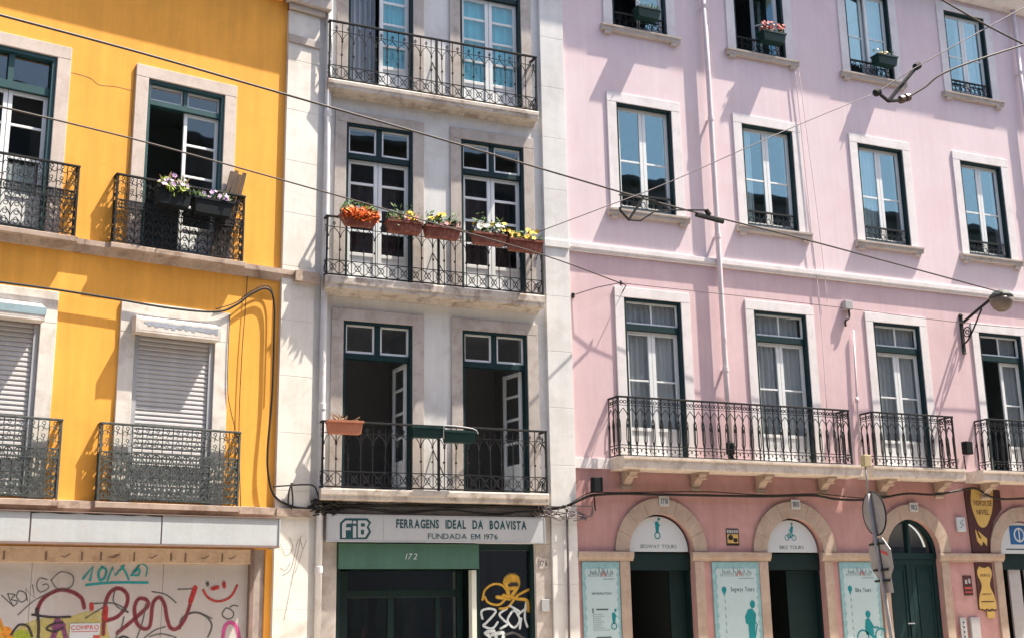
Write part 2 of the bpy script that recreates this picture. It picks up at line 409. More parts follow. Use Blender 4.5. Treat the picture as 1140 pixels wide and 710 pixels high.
def surround_mb(x0, x1, z0, z1, w=.2, p=.035, top=None):
    t = w if top is None else top
    mb = MB()
    mb.box(x0-w, x0, -p, 0, z0, z1); mb.box(x1, x1+w, -p, 0, z0, z1); mb.box(x0-w, x1+w, -p-.002, 0, z1, z1+t)
    return mb
def ring(mb, x0, x1, z0, z1, w, y0, y1, wb=None):
    wb = w if wb is None else wb
    mb.box(x0, x0+w, y0, y1, z0, z1); mb.box(x1-w, x1, y0, y1, z0, z1)
    mb.box(x0+w, x1-w, y0+.002, y1-.002, z1-w, z1)
    if wb: mb.box(x0+w, x1-w, y0+.002, y1-.002, z0, z0+wb)
def curtain_mb(x0, x1, z0, z1, y, amp=.03, k=7):
    mb = MB(); n = 40
    ph = random.random()*6
    for i in range(n):
        a, b = i/n, (i+1)/n
        f = lambda t: y+amp*math.sin(t*k*2*PI+ph)+amp*.4*math.sin(t*k*5.3+ph*2)
        xa, xb = x0+(x1-x0)*a, x0+(x1-x0)*b
        mb.face([(xa, f(a), z0), (xb, f(b), z0), (xb, f(b), z1), (xa, f(a), z1)])
        mb.face([(xa, f(a)+.006, z0), (xa, f(a)+.006, z1), (xb, f(b)+.006, z1), (xb, f(b)+.006, z0)])
    return mb
def leaf(win, F, x0, x1, z0, z1, bars=(), panel=None, st=.055, y0=.085, y1=.125, ang=0.0, hinge='l', mat='sash', gl='glass', bw=.03):
    mb = MB()
    zb = z0 if panel is None else panel
    mb.box(x0, x0+st, y0, y1, z0, z1); mb.box(x1-st, x1, y0, y1, z0, z1)
    mb.box(x0+st, x1-st, y0+.003, y1-.003, z1-st, z1)
    mb.box(x0+st, x1-st, y0+.003, y1-.003, z0, z0+(st*1.3))
    if panel is not None:
        mb.box(x0+st, x1-st, y0+.018, y1-.008, z0+st*1.3, panel-.03)
        mb.box(x0+st, x1-st, y0+.003, y1-.003, panel-.03, panel+.03)
    for b in bars: mb.box(x0+st, x1-st, y0+.008, y1-.008, b-bw/2, b+bw/2)
    g = MB(); zg = z0+st*1.3 if panel is None else panel+.03
    lv = [zg]+[b for b in sorted(bars)]+[z1-st]
    g.box(x0+st, x1-st, (y0+y1)/2-.003, (y0+y1)/2+.002, zg, z1-st)
    if ang:
        c = ((x0 if hinge == 'l' else x1), y1, 0)
        mb.rotz(0, c, ang); g.rotz(0, c, ang)
    mb.build('casement', M[mat], win, F, bevel=.004)
    g.build('pane', M[gl], win, F)
def win_frame(b, F, x0, x1, z0, z1, w=.035, y0=-.012, y1=.17, mat='green', sill=True, extra=None, name='window'):
    mb = MB(); e = .002
    ring(mb, x0+e, x1-e, z0+(e if sill else 0), z1-e, w, y0, y1, (w if sill else 0))
    if extra: extra(mb)
    return mb.build(name, M[mat], b, F)

# railings ------------------------------------------------------------------
def rail_front(p): return lambda u, v, z: (u, -p+v, z)
def rail_side(x, sgn=1): return lambda u, v, z: (x+v, -u, z)
def pat_white(mb, fm, u0, u1, z0, z1):
    L = u1-u0; n = max(1, round(L/.205)); d = L/n; H = z1-z0; zb = z0+.27
    mb.strip([(u0, z0+.03), (u1, z0+.03)], .022, .022, fm); mb.strip([(u0, zb), (u1, zb)], .014, .014, fm)
    mb.strip([(u0, z1-.16), (u1, z1-.16)], .010, .010, fm)
    for k in range(n+1):
        u = u0+k*d
        mb.strip([(u, z0+.03), (u, z1)], .012, .012, fm)
        for q in (.45, .68): mb.strip([(u, z0+q*H-.015), (u, z0+q*H+.015)], .030, .024, fm)
    for k in range(n):
        a, c, e = u0+k*d, u0+(k+.5)*d, u0+(k+1)*d
        za = z1-.34
        mb.strip([(a, za), (a+d*.1, za+.07), (a+d*.28, za+.125), (c, za+.165)], .010, .012, fm)
        mb.strip([(e, za), (e-d*.1, za+.07), (e-d*.28, za+.125), (c, za+.165)], .010, .012, fm)
        mb.strip([(c, za+.165), (c, z1-.06)], .009, .010, fm)
        mb.strip(arc(c, z1-.10, .022, 0, 360, 8)[:-1], .009, .012, fm, True)
        # interlaced wave band
        mb.strip([(a+d*t/10, z0+.15+.10*math.cos(PI*t/10)) for t in range(11)], .011, .012, fm)
        mb.strip([(a+d*t/10, z0+.15-.10*math.cos(PI*t/10)) for t in range(11)], .011, .012, fm)
        mb.strip(arc(c, z0+.15, .05, 0, 360, 10)[:-1], .009, .012, fm, True)
def pat_pink(mb, fm, u0, u1, z0, z1):
    L = u1-u0; n = max(1, round(L/.172)); d = L/n; H = z1-z0
    mb.strip([(u0, z0+.03), (u1, z0+.03)], .022, .022, fm); mb.strip([(u0, z0+.21), (u1, z0+.21)], .014, .014, fm)
    mb.strip([(u0, z1-.13), (u1, z1-.13)], .010, .010, fm)
    for k in range(n+1):
        u = u0+k*d
        mb.strip([(u, z0+.03), (u, z1)], .016, .016, fm)
        mb.strip([(u, z0+.50*H), (u, z0+.56*H)], .040, .034, fm)
        for sx in (-1, 1):     # lyre leg
            if (k == 0 and sx < 0) or (k == n and sx > 0): continue
            mb.strip([(u+sx*.008, z1-.36), (u+sx*.026, z1-.42), (u+sx*.03, z1-.55), (u+sx*.03, z0+.30), (u+sx*.008, z0+.21)], .011, .011, fm)
    for k in range(n):
        a, c, e = u0+k*d, u0+(k+.5)*d, u0+(k+1)*d
        za = z1-.33
        mb.strip([(a, za), (a+d*.12, za+.07), (c, za+.15)], .010, .012, fm); mb.strip([(e, za), (e-d*.12, za+.07), (c, za+.15)], .010, .012, fm)
        for sx in (-1, 1): mb.strip(arc(c+sx*.034, z1-.07, .028, 0, 360, 8)[:-1], .011, .012, fm, True)
        mb.strip(arc(a+d*.27, z0+.12, .044, -30, 250, 9), .011, .012, fm); mb.strip(arc(e-d*.27, z0+.12, .044, 210, -70, 9), .011, .012, fm)
def pat_yellow(mb, fm, u0, u1, z0, z1, low=False):
    L = u1-u0; n = max(1, round(L/.145)); d = L/n; H = z1-z0; zm = z0+.52*H; zm2 = z0+.64*H
    for z in (z0+.03, zm, zm2): mb.strip([(u0, z), (u1, z)], .016, .016, fm)
    for k in range(n+1):
        u = u0+k*d; mb.strip([(u, z0+.03), (u, z1)], .011, .012, fm)
    rm = (zm+zm2)/2; rr = (zm2-zm)/2
    for k in range(n):
        a, c, e = u0+k*d, u0+(k+.5)*d, u0+(k+1)*d
        mb.strip(arc(c, rm, rr*.9, 0, 360, 9)[:-1], .016, .012, fm, True)
        mb.strip([(c-rr*.7, rm), (c+rr*.7, rm)], .018, .012, fm); mb.strip([(c, rm-rr*.7), (c, rm+rr*.7)], .018, .012, fm)
        # upper scrolls
        h = (z1-zm2)
        for (zz, r) in ((zm2+h*.25, d*.30), (zm2+h*.70, d*.34)):
            mb.strip(arc(a+d*.25, zz, r*.7, -60, 220, 8), .010, .012, fm); mb.strip(arc(e-d*.25, zz+.03, r*.7, 120, 400, 8), .010, .012, fm)
            mb.strip(arc(c, zz+h*.2, d*.16, 0, 360, 8)[:-1], .009, .012, fm, True)
        # dense lower leaf work
        h2 = zm-z0-.03; m = 5 if low else 4
        for q in range(m):
            zz = z0+.03+h2*(q+.5)/m
            mb.strip([(a, zz-h2/m*.5), (a+d*.2, zz), (c, zz+h2/m*.42), (e-d*.2, zz), (e, zz-h2/m*.5)], .015 if low else .013, .012, fm)
            mb.strip(arc(c, zz-h2/m*.1, d*.2, -90, 270, 8)[:-1], .013 if low else .010, .012, fm, True)
            if low: mb.strip([(a+d*.25, zz-h2/m*.5), (a+d*.25, zz+h2/m*.4)], .010, .010, fm); mb.strip([(e-d*.25, zz-h2/m*.5), (e-d*.25, zz+h2/m*.4)], .010, .010, fm)
def railing(par, F, x0, x1, p, z0, z1, pat, mat, post=.028, hr=.045):
    mb = MB()
    pat(mb, rail_front(p), x0+.012, x1-.012, z0, z1-.02)
    pat(mb, rail_side(x0), .0, p-.012, z0, z1-.02); pat(mb, rail_side(x1), .0, p-.012, z0, z1-.02)
    ph = x0*3.7
    for v in mb.v:
        v.x += .006*math.sin(v.x*5.1+v.z*3.3+ph)+.003*math.sin(v.x*17+ph); v.y += .006*math.sin(v.x*3.9+v.z*4.7+ph)
    o = mb.build('ironwork', M[mat], par, F)
    h = MB()
    h.box(x0-hr/2, x1+hr/2, -p-hr/2, -p+hr/2, z1-.02, z1+.012)
    h.box(x0-hr/2, x0+hr/2, -p+hr/2, -.0, z1-.018, z1+.010); h.box(x1-hr/2, x1+hr/2, -p+hr/2, -.0, z1-.018, z1+.010)
    h.build('handrail', M[mat], par, F, bevel=.006)
    for x in (x0, x1):
        q = MB(); q.box(x-post/2, x+post/2, -p-post/2-.001, -p+post/2+.001, z0-.01, z1-.02); q.build('corner_post', M[mat], par, F)

# ================================================================== SETTING
g = MB(); g.box(-140, 160, -3.9-22, -3.9, -.3, -.12)
g.face([(-200, -200, -.125), (200, -200, -.125), (200, 200, -.125), (-200, 200, -.125)])
tag(g.build('road', M['asphalt'], origin=(0, 0, -.12)), kind='structure')
g = MB(); g.box(-60, 70, -3.9, .4, -.3, 0.0); g.box(-60, 70, -26, -17.4, -.3, 0.0)
tag(g.build('pavement', M['cobble'], origin=(0, 0, 0)), kind='structure')
g = MB(); g.box(-60, 70, -4.08, -3.902, -.3, .004); g.box(-60, 70, -17.398, -17.2, -.3, .004)
tag(g.build('kerb', M['stone'], origin=(0, 0, 0), bevel=.02), kind='structure')

# opposite side of the street (mirrored in the upper panes)
opp = empty('opposite_terrace', (25, -21.2, 0), 'long dark terrace across the street, mirrored in the panes of the pink house', 'building')
mb = MB(); mb.box(-30, 90, -32, -21.2, 0, 18.3); mb.build('wall', M['opposite'], opp)
mb = MB(); mb.profile_x([(-20.7, 18.302), (-20.7, 18.5), (-26.5, 20.2), (-32.4, 18.5), (-32.4, 18.302)], -30.3, 90.3); mb.build('roof', M['slate'], opp)
for k in range(36):
    for q in range(5):
        if k < 10: continue
        if q < 2: continue
        x = -28+k*3.2; z = 1.2+q*3.5
        if len([c for c in opp.children if c.name.startswith('window')]) >= 72: break
        mb = MB(); mb.box(x, x+1.2, -21.19, -21.14, z, z+2.0); mb.build('window', M['opposite_win'], opp)

# ================================================================== YELLOW HOUSE
yb = empty('yellow_house', (-3.5, 0, 0), 'bright yellow rendered house with lacy iron balconies, roller shutters and a graffiti covered garage', 'building', None, YEL)
F = YEL
up = [(-5.74, -4.49), (-3.11, -1.87)]; lo = [(-5.70, -4.45), (-3.10, -1.87)]
holes = [(a, b, 7.12, 9.9) for a, b in up]+[(a, b, 3.36, 5.83) for a, b in lo]+[(-9.0, -.925, 0, 2.703)]
wall_mb(-10, -.82, 0, 12.3, holes).build('wall', M['yellow'], yb, F)
mb = MB(); mb.box(-.812, -.256, -.066, .3, 0, 11.7)
for k in range(13): mb.box(-.818, -.25, -.07, .29, .9*k+.003, min(.9*k+.897, 11.7))
mb.build('pilaster', M['pilaster'], yb, F, bevel=.004)
for k, pts in enumerate(([(-4.28, 9.72), (-4.0, 9.70), (-3.85, 9.62), (-3.6, 9.65), (-3.33, 9.64)], [(-3.325, 10.05), (-3.34, 9.4), (-3.32, 8.8), (-3.345, 8.3)])):
    q = MB(); q.strip(smooth_line(pts, 4), .008 if k else .005, .002, lambda u, v, z: (u, -.0015+v, z)); q.build('hairline_crack', M['gutter'], yb, F)
mb = MB()
mb.box(-.83, -.235, -.10, -.0705, 11.10, 11.25); mb.build('pilaster_band', M['stone'], yb, F, bevel=.012); mb = MB(); mb.box(-.84, -.19, -.15, -.072, 11.70, 11.80); mb.box(-.90, -.10, -.24, -.072, 11.80, 12.02); mb.box(-.88, -.13, -.19, -.073, 12.02, 12.3)
mb.build('capital', M['stone'], yb, F, bevel=.012)
mb = MB(); mb.box(-.248, .02, -.012, .3, 0, 12.3); mb.build('corner_wall', M['white'], yb, F)
mb = MB(); mb.profile_x([(-.002, 11.84), (-.13, 11.88), (-.20, 12.0), (-.20, 12.3), (-.002, 12.3)], -10, -.92); mb.build('cornice', M['yellow'], yb, F)
mb = MB(); mb.profile_x([(-.45, 12.302), (-.45, 12.36), (4.5, 14.6), (9, 12.36), (9, 12.302)], -10, .0); mb.build('roof', M['rooftile'], yb, F)
# ledges
mb = MB(); mb.profile_x([(-.002, 6.93), (-.04, 6.94), (-.08, 7.0), (-.11, 7.04), (-.11, 7.12), (-.002, 7.14)], -10, -.62)
mb.box(-.62, -.20, -.16, -.0725, 6.95, 7.12); mb.build('ledge', M['ledge'], yb, F)
mb = MB(); mb.profile_x([(-.002, 3.17), (-.08, 3.18), (-.11, 3.22), (-.11, 3.325), (-.002, 3.34)], -10, -.822); mb.box(-.82, -.22, -.13, -.0725, 3.20, 3.325)
mb.build('ledge', M['ledge'], yb, F)
# upper french windows
for i, (a, b) in enumerate(up):
    surround_mb(a, b, 7.141, 9.9, .2, .04).build('surround', M['ytrim'], yb, F, bevel=.008)
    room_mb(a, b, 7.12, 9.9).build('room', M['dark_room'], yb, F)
    m = (a+b)/2
    if i == 1:
        w = win_frame(yb, F, a, b, 7.13, 9.9, .045, mat='grey_green', extra=lambda mb: (mb.box(a+.047, b-.047, .03, .16, 9.50, 9.58), mb.box(m-.03, m+.03, .032, .158, 9.58, 9.853)))
        for (p, q) in ((a+.05, m-.033), (m+.033, b-.05)):
            leaf(w, F, p, q, 9.583, 9.85, st=.03, gl='dull_glass')
        leaf(w, F, m+.005, b-.05, 7.18, 9.495, bars=(8.97, 8.45, 7.95), panel=7.6, gl='dull_glass', bw=.04)
        leaf(w, F, a+.05, m-.005, 7.18, 9.495, bars=(8.97, 8.45, 7.95), panel=7.6, ang=R_(92), hinge='l', gl='dull_glass', bw=.04)
    else:
        w = win_frame(yb, F, a, b, 7.13, 9.9, .06, mat='grey_green', extra=lambda mb: (mb.box(a+.062, b-.062, .03, .16, 9.28, 9.40), mb.box(m-.04, m+.04, .032, .158, 9.40, 9.838)))
        mb = MB(); mb.box(a+.062, m-.042, .10, .105, 9.402, 9.838); mb.box(m+.042, b-.062, .10, .105, 9.402, 9.838); mb.build('pane', M['dull_glass'], w, F)
        for (p, q) in ((a+.065, m-.004), (m+.004, b-.065)):
            leaf(w, F, p, q, 7.18, 9.275, bars=(8.75, 8.25), panel=7.68, gl='dull_glass', bw=.04, st=.06)
        curtain_mb(a+.1, b-.1, 7.7, 8.2, .2, .02, 9).build('curtain', M['white_curtain'], w, F)
# upper balconies
for (x0, x1) in ((-6.2, -4.10), (-3.53, -1.53)):
    mb = MB(); mb.box(x0-.05, x1+.05, -.19, -.112, 7.035, 7.118); bal = mb.build('balcony', M['ledge'], yb, F, bevel=.01)
    railing(bal, F, x0, x1, .15, 7.13, 8.2, lambda *k: pat_yellow(*k), 'iron')
# lower windows with roller shutters and hoods
for i, (a, b) in enumerate(lo):
    surround_mb(a, b, 3.341, 5.83, .225, .035, .47).build('surround', M['ptrim'], yb, F, bevel=.008)
    mb = MB()
    z = 3.36
    while z < 5.83:
        mb.profile_x([(.030, z), (.022, z+.018), (.026, z+.05), (.040, z+.068), (.05, z+.068), (.05, z)], a+.075, b-.075); z += .07
    w = mb.build('shutter', M['shutter'], yb, F)
    mb = MB(); mb.box(a+.002, a+.074, -.004, .10, 3.341, 5.795); mb.build('guide_rail', M['metal'], w, F); mb = MB(); mb.box(b-.074, b-.002, -.004, .10, 3.341, 5.795); mb.build('guide_rail', M['metal'], w, F)
    hd = MB()
    hd.box(a-.04, b-.006, -.25, -.036, 5.80, 5.83); hd.box(a-.04, b-.006, -.252, -.225, 5.83, 6.0); hd.profile_x([(-.25, 6.0), (-.04, 6.09), (-.04, 6.07), (-.225, 5.99)], a-.04, b-.006)
    hd.box(a-.065, a-.041, -.255, -.036, 5.795, 6.05); hd.box(b-.005, b+.012, -.25, -.036, 5.80, 6.0)
    hood = hd.build('hood', M['ptrim'], yb, F, bevel=.004)
    if i == 0:
        mb = MB(); mb.box(a-.03, b+.02, -.260, -.253, 5.88, 5.99); mb.build('blind_cloth', surf('faded_blue_grey', (.26, .36, .40), .8, .2, 6), hood, F)
    else:
        mb = MB()
        for k in range(22):
            t = k/22; xx = a+.06+(b-a-.1)*t; hh = .012+.03*abs(math.sin(k*1.7))+.02*random.random()
            mb.box(xx, xx+.055, -.2555, -.2525, 5.955-hh*1.2-.012*t, 5.975-.015*random.random())
        mb.build('peeled_patch', surf('bare_grey_metal', (.30, .33, .38), .8, .2, 6), hood, F)
for (x0, x1) in ((-6.2, -4.09), (-3.53, -1.46)):
    mb = MB(); mb.box(x0-.04, x1+.04, -.17, -.112, 3.235, 3.322); bal = mb.build('balcony', M['ledge'], yb, F, bevel=.008)
    railing(bal, F, x0, x1, .135, 3.335, 4.44, lambda *k: pat_yellow(*k, low=True), 'old_iron')
# canopy over the garage
mb = MB(); mb.box(-9.8, -.90, -.36, -.002, 2.72, 3.12); can = mb.build('canopy', M['gutter'], yb, F)
for (x0, x1) in ((-9.8, -7.1), (-7.08, -4.47), (-4.45, -2.68), (-2.66, -.885)):
    mb = MB(); n = 14
    top = [(x0+(x1-x0)*k/n, 3.135-.02*abs(math.sin(k*.9+x0))*(1 if -5 < x0 < -4 else .15)) for k in range(n+1)]
    mb.prism([(x0, 2.735), (x1, 2.735)]+top[::-1], -.376, -.361); mb.build('fascia_panel', M['sheet'], can, F, bevel=.003)
mb = MB(); mb.box(-9.8, -.875, -.392, -.377, 2.705, 2.733); mb.box(-9.8, -.875, -.40, .0, 3.1365, 3.15); mb.build('drip_edge', M['gutter'], can, F)
mb = MB(); mb.box(-.883, -.868, -.392, -.002, 2.705, 3.134); mb.build('end_plate', M['sheet'], can, F)
# garage
mb = MB(); mb.box(-9, -1.17, -.02, .10, 2.48, 2.70); lint = mb.build('lintel', M['wood'], yb, F, bevel=.006)
mb = MB()
for px in (4, 51, 91, 112, 149, 190, 206, 247, 279):
    p = aty(px, 618); mb.box(p.x-.012, p.x+.012, -.026, -.0205, 2.50+random.random()*.02, 2.63)
for px in (73, 125, 128, 170, 228, 258):
    p = aty(px, 618); mb.strip([(p.x-.06, 2.57), (p.x-.02, 2.55), (p.x+.06, 2.60)], .012, .004, lambda u, v, z: (u, -.023+v, z))
mb.build('bolt_mark', M['gutter'], lint, F)
js = surf('jamb_stone', (.34, .29, .265), .9, .2, 3, stain=(.18, .14, .13), stain_amt=.6)
mb = MB(); mb.box(-1.168, -1.11, -.02, .12, 0, 2.70); mb.build('door_post', M['gutter'], yb, F)
mb = MB(); mb.box(-1.108, -.927, .03, .12, 0, 2.70); mb.build('jamb', js, yb, F)
garage = MB()
for (x0, x1) in ((-9, -6.42), (-6.415, -4.3), (-4.295, -2.472), (-2.467, -1.17)): garage.box(x0, x1, .06, .10, 0, 2.478)
garage = garage.build('garage_door', M['door'], yb, F, bevel=.004)
GL = [0]
def gpt(kind, x, y):
    if kind == 'a': px, py = x/5, 568+y/5
    elif kind == 'b': px, py = 228+x/5, 568+y/5
    else: px, py = 140+x/7.125, 620+y/7.125
    p = aty(px, py, .06); return (p.x, p.z)
def graf(col, w, kind, pts, closed=False, sm=5, par=None, fn=None, Fr=None, y=.06):
    GL[0] += 1; off = y-.0025-.0007*(GL[0] % 9)
    P = [fn(*q) for q in pts] if fn else [gpt(kind, *q) for q in pts]
    P = smooth_line(P, sm) if sm > 1 else P
    mb = MB(); mb.strip(P, w, .0004, lambda u, v, z: (u, off+v, z), closed)
    for e in (P[0], P[-1]): mb.face([(e[0]+w*.5*math.cos(-k*PI/5), off-.0003, e[1]+w*.5*math.sin(-k*PI/5)) for k in range(10)])
    mb.build('graffiti_stroke', SP[col], par or garage, Fr or F)
    if col in ('teal', 'maroon', 'pink', 'white', 'gold', 'purple') and w > .04:
        mb = MB(); mb.strip(P, w*1.45, .0003, lambda u, v, z: (u, off+.0007+v, z), closed); mb.build('overspray', SPH[col], par or garage, Fr or F)
def blob(col, kind, pts, y=.06):
    GL[0] += 1
    mb = MB(); mb.prism(smooth_line([gpt(kind, *q) for q in pts]+[gpt(kind, *pts[0])], 4)[:-1], y-.0012-.0002*(GL[0] % 4), y-.0008)
    mb.build('graffiti_patch', SP[col], garage, F)
blob('yellow', 'a', [(60, 720), (90, 660), (180, 610), (300, 590), (400, 585), (480, 560), (590, 565), (595, 640), (590, 760), (300, 760)])
blob('orange', 'a', [(-60, 760), (-50, 610), (0, 595), (20, 640), (55, 650), (70, 700), (50, 760)])
blob('lime', 'a', [(60, 760), (70, 690), (120, 660), (170, 690), (160, 760)])
T = .036
graf('teal', T, 'a', [(462, 378), (520, 308), (500, 388)], sm=1); graf('teal', T*.9, 'a', [(568, 312), (548, 345), (556, 386), (582, 372), (590, 330), (568, 312)])
graf('teal', T*.8, 'a', [(598, 388), (628, 312), (640, 362), (690, 305)], sm=1); graf('teal', T*.8, 'a', [(676, 310), (700, 345), (716, 384)])
graf('teal', T*.7, 'a', [(728, 362), (778, 300), (740, 345), (775, 325), (770, 358), (735, 358)]); graf('teal', T*.6, 'a', [(785, 292), (818, 315), (812, 364)])
graf('teal', .035, 'a', [(480, 413), (620, 400), (822, 400)])
B = .015
for pts in ([(8, 470), (75, 532)], [(42, 462), (72, 528), (98, 505), (62, 492), (84, 468), (42, 462)], [(100, 452), (92, 480), (118, 508), (146, 490), (140, 458), (112, 446), (100, 452)]): graf('grey', B, 'a', pts)
graf('grey', B, 'a', [(152, 500), (142, 432), (192, 486), (180, 412)], sm=1)
for pts in ([(262, 384), (222, 376), (204, 412), (222, 452), (268, 432), (262, 408), (238, 414)], [(282, 388), (340, 340), (404, 362), (402, 415), (352, 442), (308, 424), (284, 384)], [(100, 580), (190, 500), (295, 448)]):
    graf('grey', B, 'a', pts)
W = .043
graf('maroon', W, 'a', [(203, 575), (225, 510), (270, 465), (340, 440), (410, 455), (455, 490), (470, 545)])
graf('maroon', W, 'a', [(575, 690), (582, 540), (612, 455), (665, 432), (708, 468), (702, 530), (655, 588), (590, 612)])
graf('maroon', W, 'a', [(650, 682), (750, 600), (822, 530), (812, 494), (770, 492), (748, 545), (762, 625), (802, 657), (836, 635), (850, 520), (885, 482), (915, 520), (930, 600), (950, 652), (985, 655), (1030, 600), (1070, 480), (1087, 425)])
graf('red', .075, 'a', [(1060, 505), (1086, 428)], sm=1); graf('red', .07, 'a', [(585, 600), (588, 540)], sm=1); graf('red', .06, 'a', [(508, 520), (510, 548)], sm=1)
graf('red', .035, 'b', [(-10, 440), (15, 480), (60, 503), (110, 497), (150, 470), (180, 415)])
graf('red', .06, 'b', [(40, 434), (72, 426)], sm=1); graf('red', .055, 'b', [(105, 400), (108, 424)], sm=1); graf('grey', .05, 'b', [(14, 400), (16, 414)], sm=1)
for pts in ([(845, 450), (920, 465), (980, 512)], [(990, 437), (1075, 434)], [(500, 518), (640, 516), (715, 566), (660, 540), (630, 500), (640, 440)], [(475, 598), (560, 545), (590, 530)], [(690, 590), (675, 650), (640, 712)], [(760, 712), (795, 610), (810, 520)],
            [(800, 710), (860, 665), (920, 645)], [(830, 700), (900, 685), (980, 705)], [(1000, 660), (1030, 590), (1100, 566), (1180, 600)]):
    graf('grey', .020, 'a', pts)
graf('grey', .03, 'c', [(430, 560), (440, 490), (500, 445), (575, 438), (650, 480), (682, 545), (650, 632)])
graf('grey', .02, 'c', [(765, 440), (800, 400), (850, 430), (850, 470), (810, 488), (770, 465), (765, 440)]); graf('grey', .02, 'c', [(825, 395), (850, 380), (890, 385)])
graf('pink', .045, 'c', [(770, 700), (775, 590), (795, 535), (830, 515), (872, 540), (892, 600), (908, 700)])
graf('black', .03, 'a', [(178, 578), (290, 592), (392, 590)]); graf('black', .04, 'a', [(203, 545), (214, 620), (212, 730)]); graf('black', .03, 'a', [(60, 690), (105, 636), (155, 645), (178, 700)])
graf('black', .025, 'a', [(350, 622), (300, 628), (258, 655), (300, 672), (352, 650)]); graf('purple', .06, 'a', [(318, 605), (306, 670), (286, 740)]); graf('purple', .05, 'a', [(318, 600), (350, 650), (368, 720)])
graf('purple', .09, 'a', [(300, 640), (350, 640)], sm=1); graf('black', .03, 'a', [(655, 712), (690, 700), (730, 720)])
graf('gold', .06, 'a', [(-20, 620), (10, 700), (20, 760)]); graf('orange', .05, 'a', [(10, 690), (50, 660), (60, 740)])
a_, b_ = gpt('a', 390, 628), gpt('a', 556, 628)
note = MB(); note.box(a_[0], b_[0], .049, .0505, 1.2, a_[1]); note = tag(note.build('paper_notice', M['print_white'], None, F), 'small white paper notice with dark red COMPRO pasted on the graffiti garage door', 'notice')
mb = MB(); text_mb(mb, 'COMPRO', (a_[0]+b_[0])/2, a_[1]-.085, .06, .0475, (b_[0]-a_[0])*.94, bold=.02); mb.box(a_[0]+.32, a_[0]+.42, .0472, .0485, a_[1]-.24, a_[1]-.16)
mb.box(a_[0]+.02, b_[0]-.02, .0475, .0485, a_[1]-.115, a_[1]-.105)
tag(mb.build('lettering', M['print_red'], None, F), None, None)
_l = bpy.context.scene.objects[-1] if False else [o for o in COL.objects if o.name.startswith('lettering') and o.parent is None][-1]
def reparent(child, top):
    child.location = child.location-top.location; child.parent = top
reparent(_l, note)

pil = [o for o in yb.children if o.name.startswith('pilaster') and 'band' not in o.name][0]
def gp(px, py): p = aty(px, py, -.07); return (p.x, p.z)
for pts in ([(312, 605), (318, 618), (326, 610), (322, 598)], [(335, 596), (326, 640), (316, 690)], [(341, 600), (328, 638)], [(314, 640), (324, 632), (332, 600), (337, 610)], [(312, 632), (318, 634), (323, 626)]):
    graf('faint', .011, None, pts, par=pil, fn=gp, y=-.0705)
# ================================================================== WHITE HOUSE
wb = empty('white_house', (7.2, 0, 0), 'narrow white rendered house with three wide iron balconies and a hardware shop below', 'building')
F = WORLD
WX = [(5.38, 6.57), (7.47, 8.68)]
rows = [(3.66, 6.42, 'r3'), (7.10, 9.90, 'r2'), (10.57, 13.38, 'r1')]
holes = [(a, b, z0, z1) for (z0, z1, _) in rows for (a, b) in WX]+[(5.33, 8.75, 0, 2.83)]
wall_mb(5.0, 9.05, 0, 15.0, holes).build('wall', M['white'], wb)
mb = MB(); mb.box(9.055, 9.526, -.066, .2, 0, 15.0)
for k in range(15): mb.box(9.05, 9.53, -.07, .19, k*1.0+.16, k*1.0+1.154)
mb.build('pilaster', M['white'], wb, bevel=.004)
mb = MB(); mb.box(9.03, 9.532, -.10, -.0705, 8.06, 8.2); mb.build('pilaster_band', M['white'], wb, bevel=.008)
mb = MB(); mb.profile_x([(-.002, 14.98), (-.3, 15.0), (-.5, 15.12), (-.5, 15.4), (-.002, 15.4)], 4.98, 9.54); mb.build('cornice', M['trim'], wb)
mb = MB(); mb.profile_x([(-.62, 15.402), (-.62, 15.47), (5, 17.8), (10, 15.47), (10, 15.402)], 4.98, 9.54); mb.build('roof', M['rooftile'], wb)
def white_window(a, b, z0, z1, row, col):
    m = (a+b)/2; zt = z1-.58
    surround_mb(a, b, z0+.02, z1, .205, .03, .2).build('surround', M['stone'], wb, bevel=.008)
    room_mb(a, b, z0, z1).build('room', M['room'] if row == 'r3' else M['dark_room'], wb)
    w = win_frame(wb, F, a, b, z0+.01, z1, .042, sill=False, extra=lambda mb: (mb.box(a+.044, b-.044, .02, .16, zt-.045, zt+.045), mb.box(m-.045, m+.045, .022, .158, zt+.045, z1-.045)))
    for (p, q) in ((a+.046, m-.047), (m+.047, b-.046)): leaf(w, F, p, q, zt+.048, z1-.047, st=.032, y0=.045, y1=.085, gl='dull_glass')
    L0, L1 = a+.046, b-.046; zb, zl = z0+.02, zt-.048; panel = z0+.5; h = (zl-panel)/4
    bars = [panel+h*k for k in (1, 2, 3)]
    ang = {('r3', 0): (None, -86), ('r3', 1): (None, -80), ('r2', 0): (0, 0), ('r2', 1): (0, 0), ('r1', 0): (None, 0), ('r1', 1): (0, 0)}[(row, col)]
    if ang[0] is not None: leaf(w, F, L0, m-.004, zb, zl, bars, panel, .068, gl='dull_glass', bw=.045)
    else: leaf(w, F, L0, m-.004, zb, zl, bars, panel, .068, ang=R_(100), hinge='l', gl='dull_glass', bw=.045)
    leaf(w, F, m+.004, L1, zb, zl, bars, panel, .068, ang=R_(ang[1]), hinge='r', gl='dull_glass', bw=.045)
    if row == 'r1':
        x0 = m if col == 0 else a
        curtain_mb(x0+.05, b-.07, z0+.05, zl, .155, .015, 6).build('curtain', M['teal_curtain'], w)
        if col == 0: curtain_mb(a+.08, m-.02, z0+.05, zl, .30, .03, 5).build('curtain', surf('lilac_grey_curtain', (.42, .46, .50), .9, .1, 3), w)
    if row == 'r2': curtain_mb(a+.07, b-.07, z0+.3, zl-.2, .5, .03, 6).build('curtain', surf('dim_brown_curtain', (.085, .06, .06), .9, .2, 3), w)
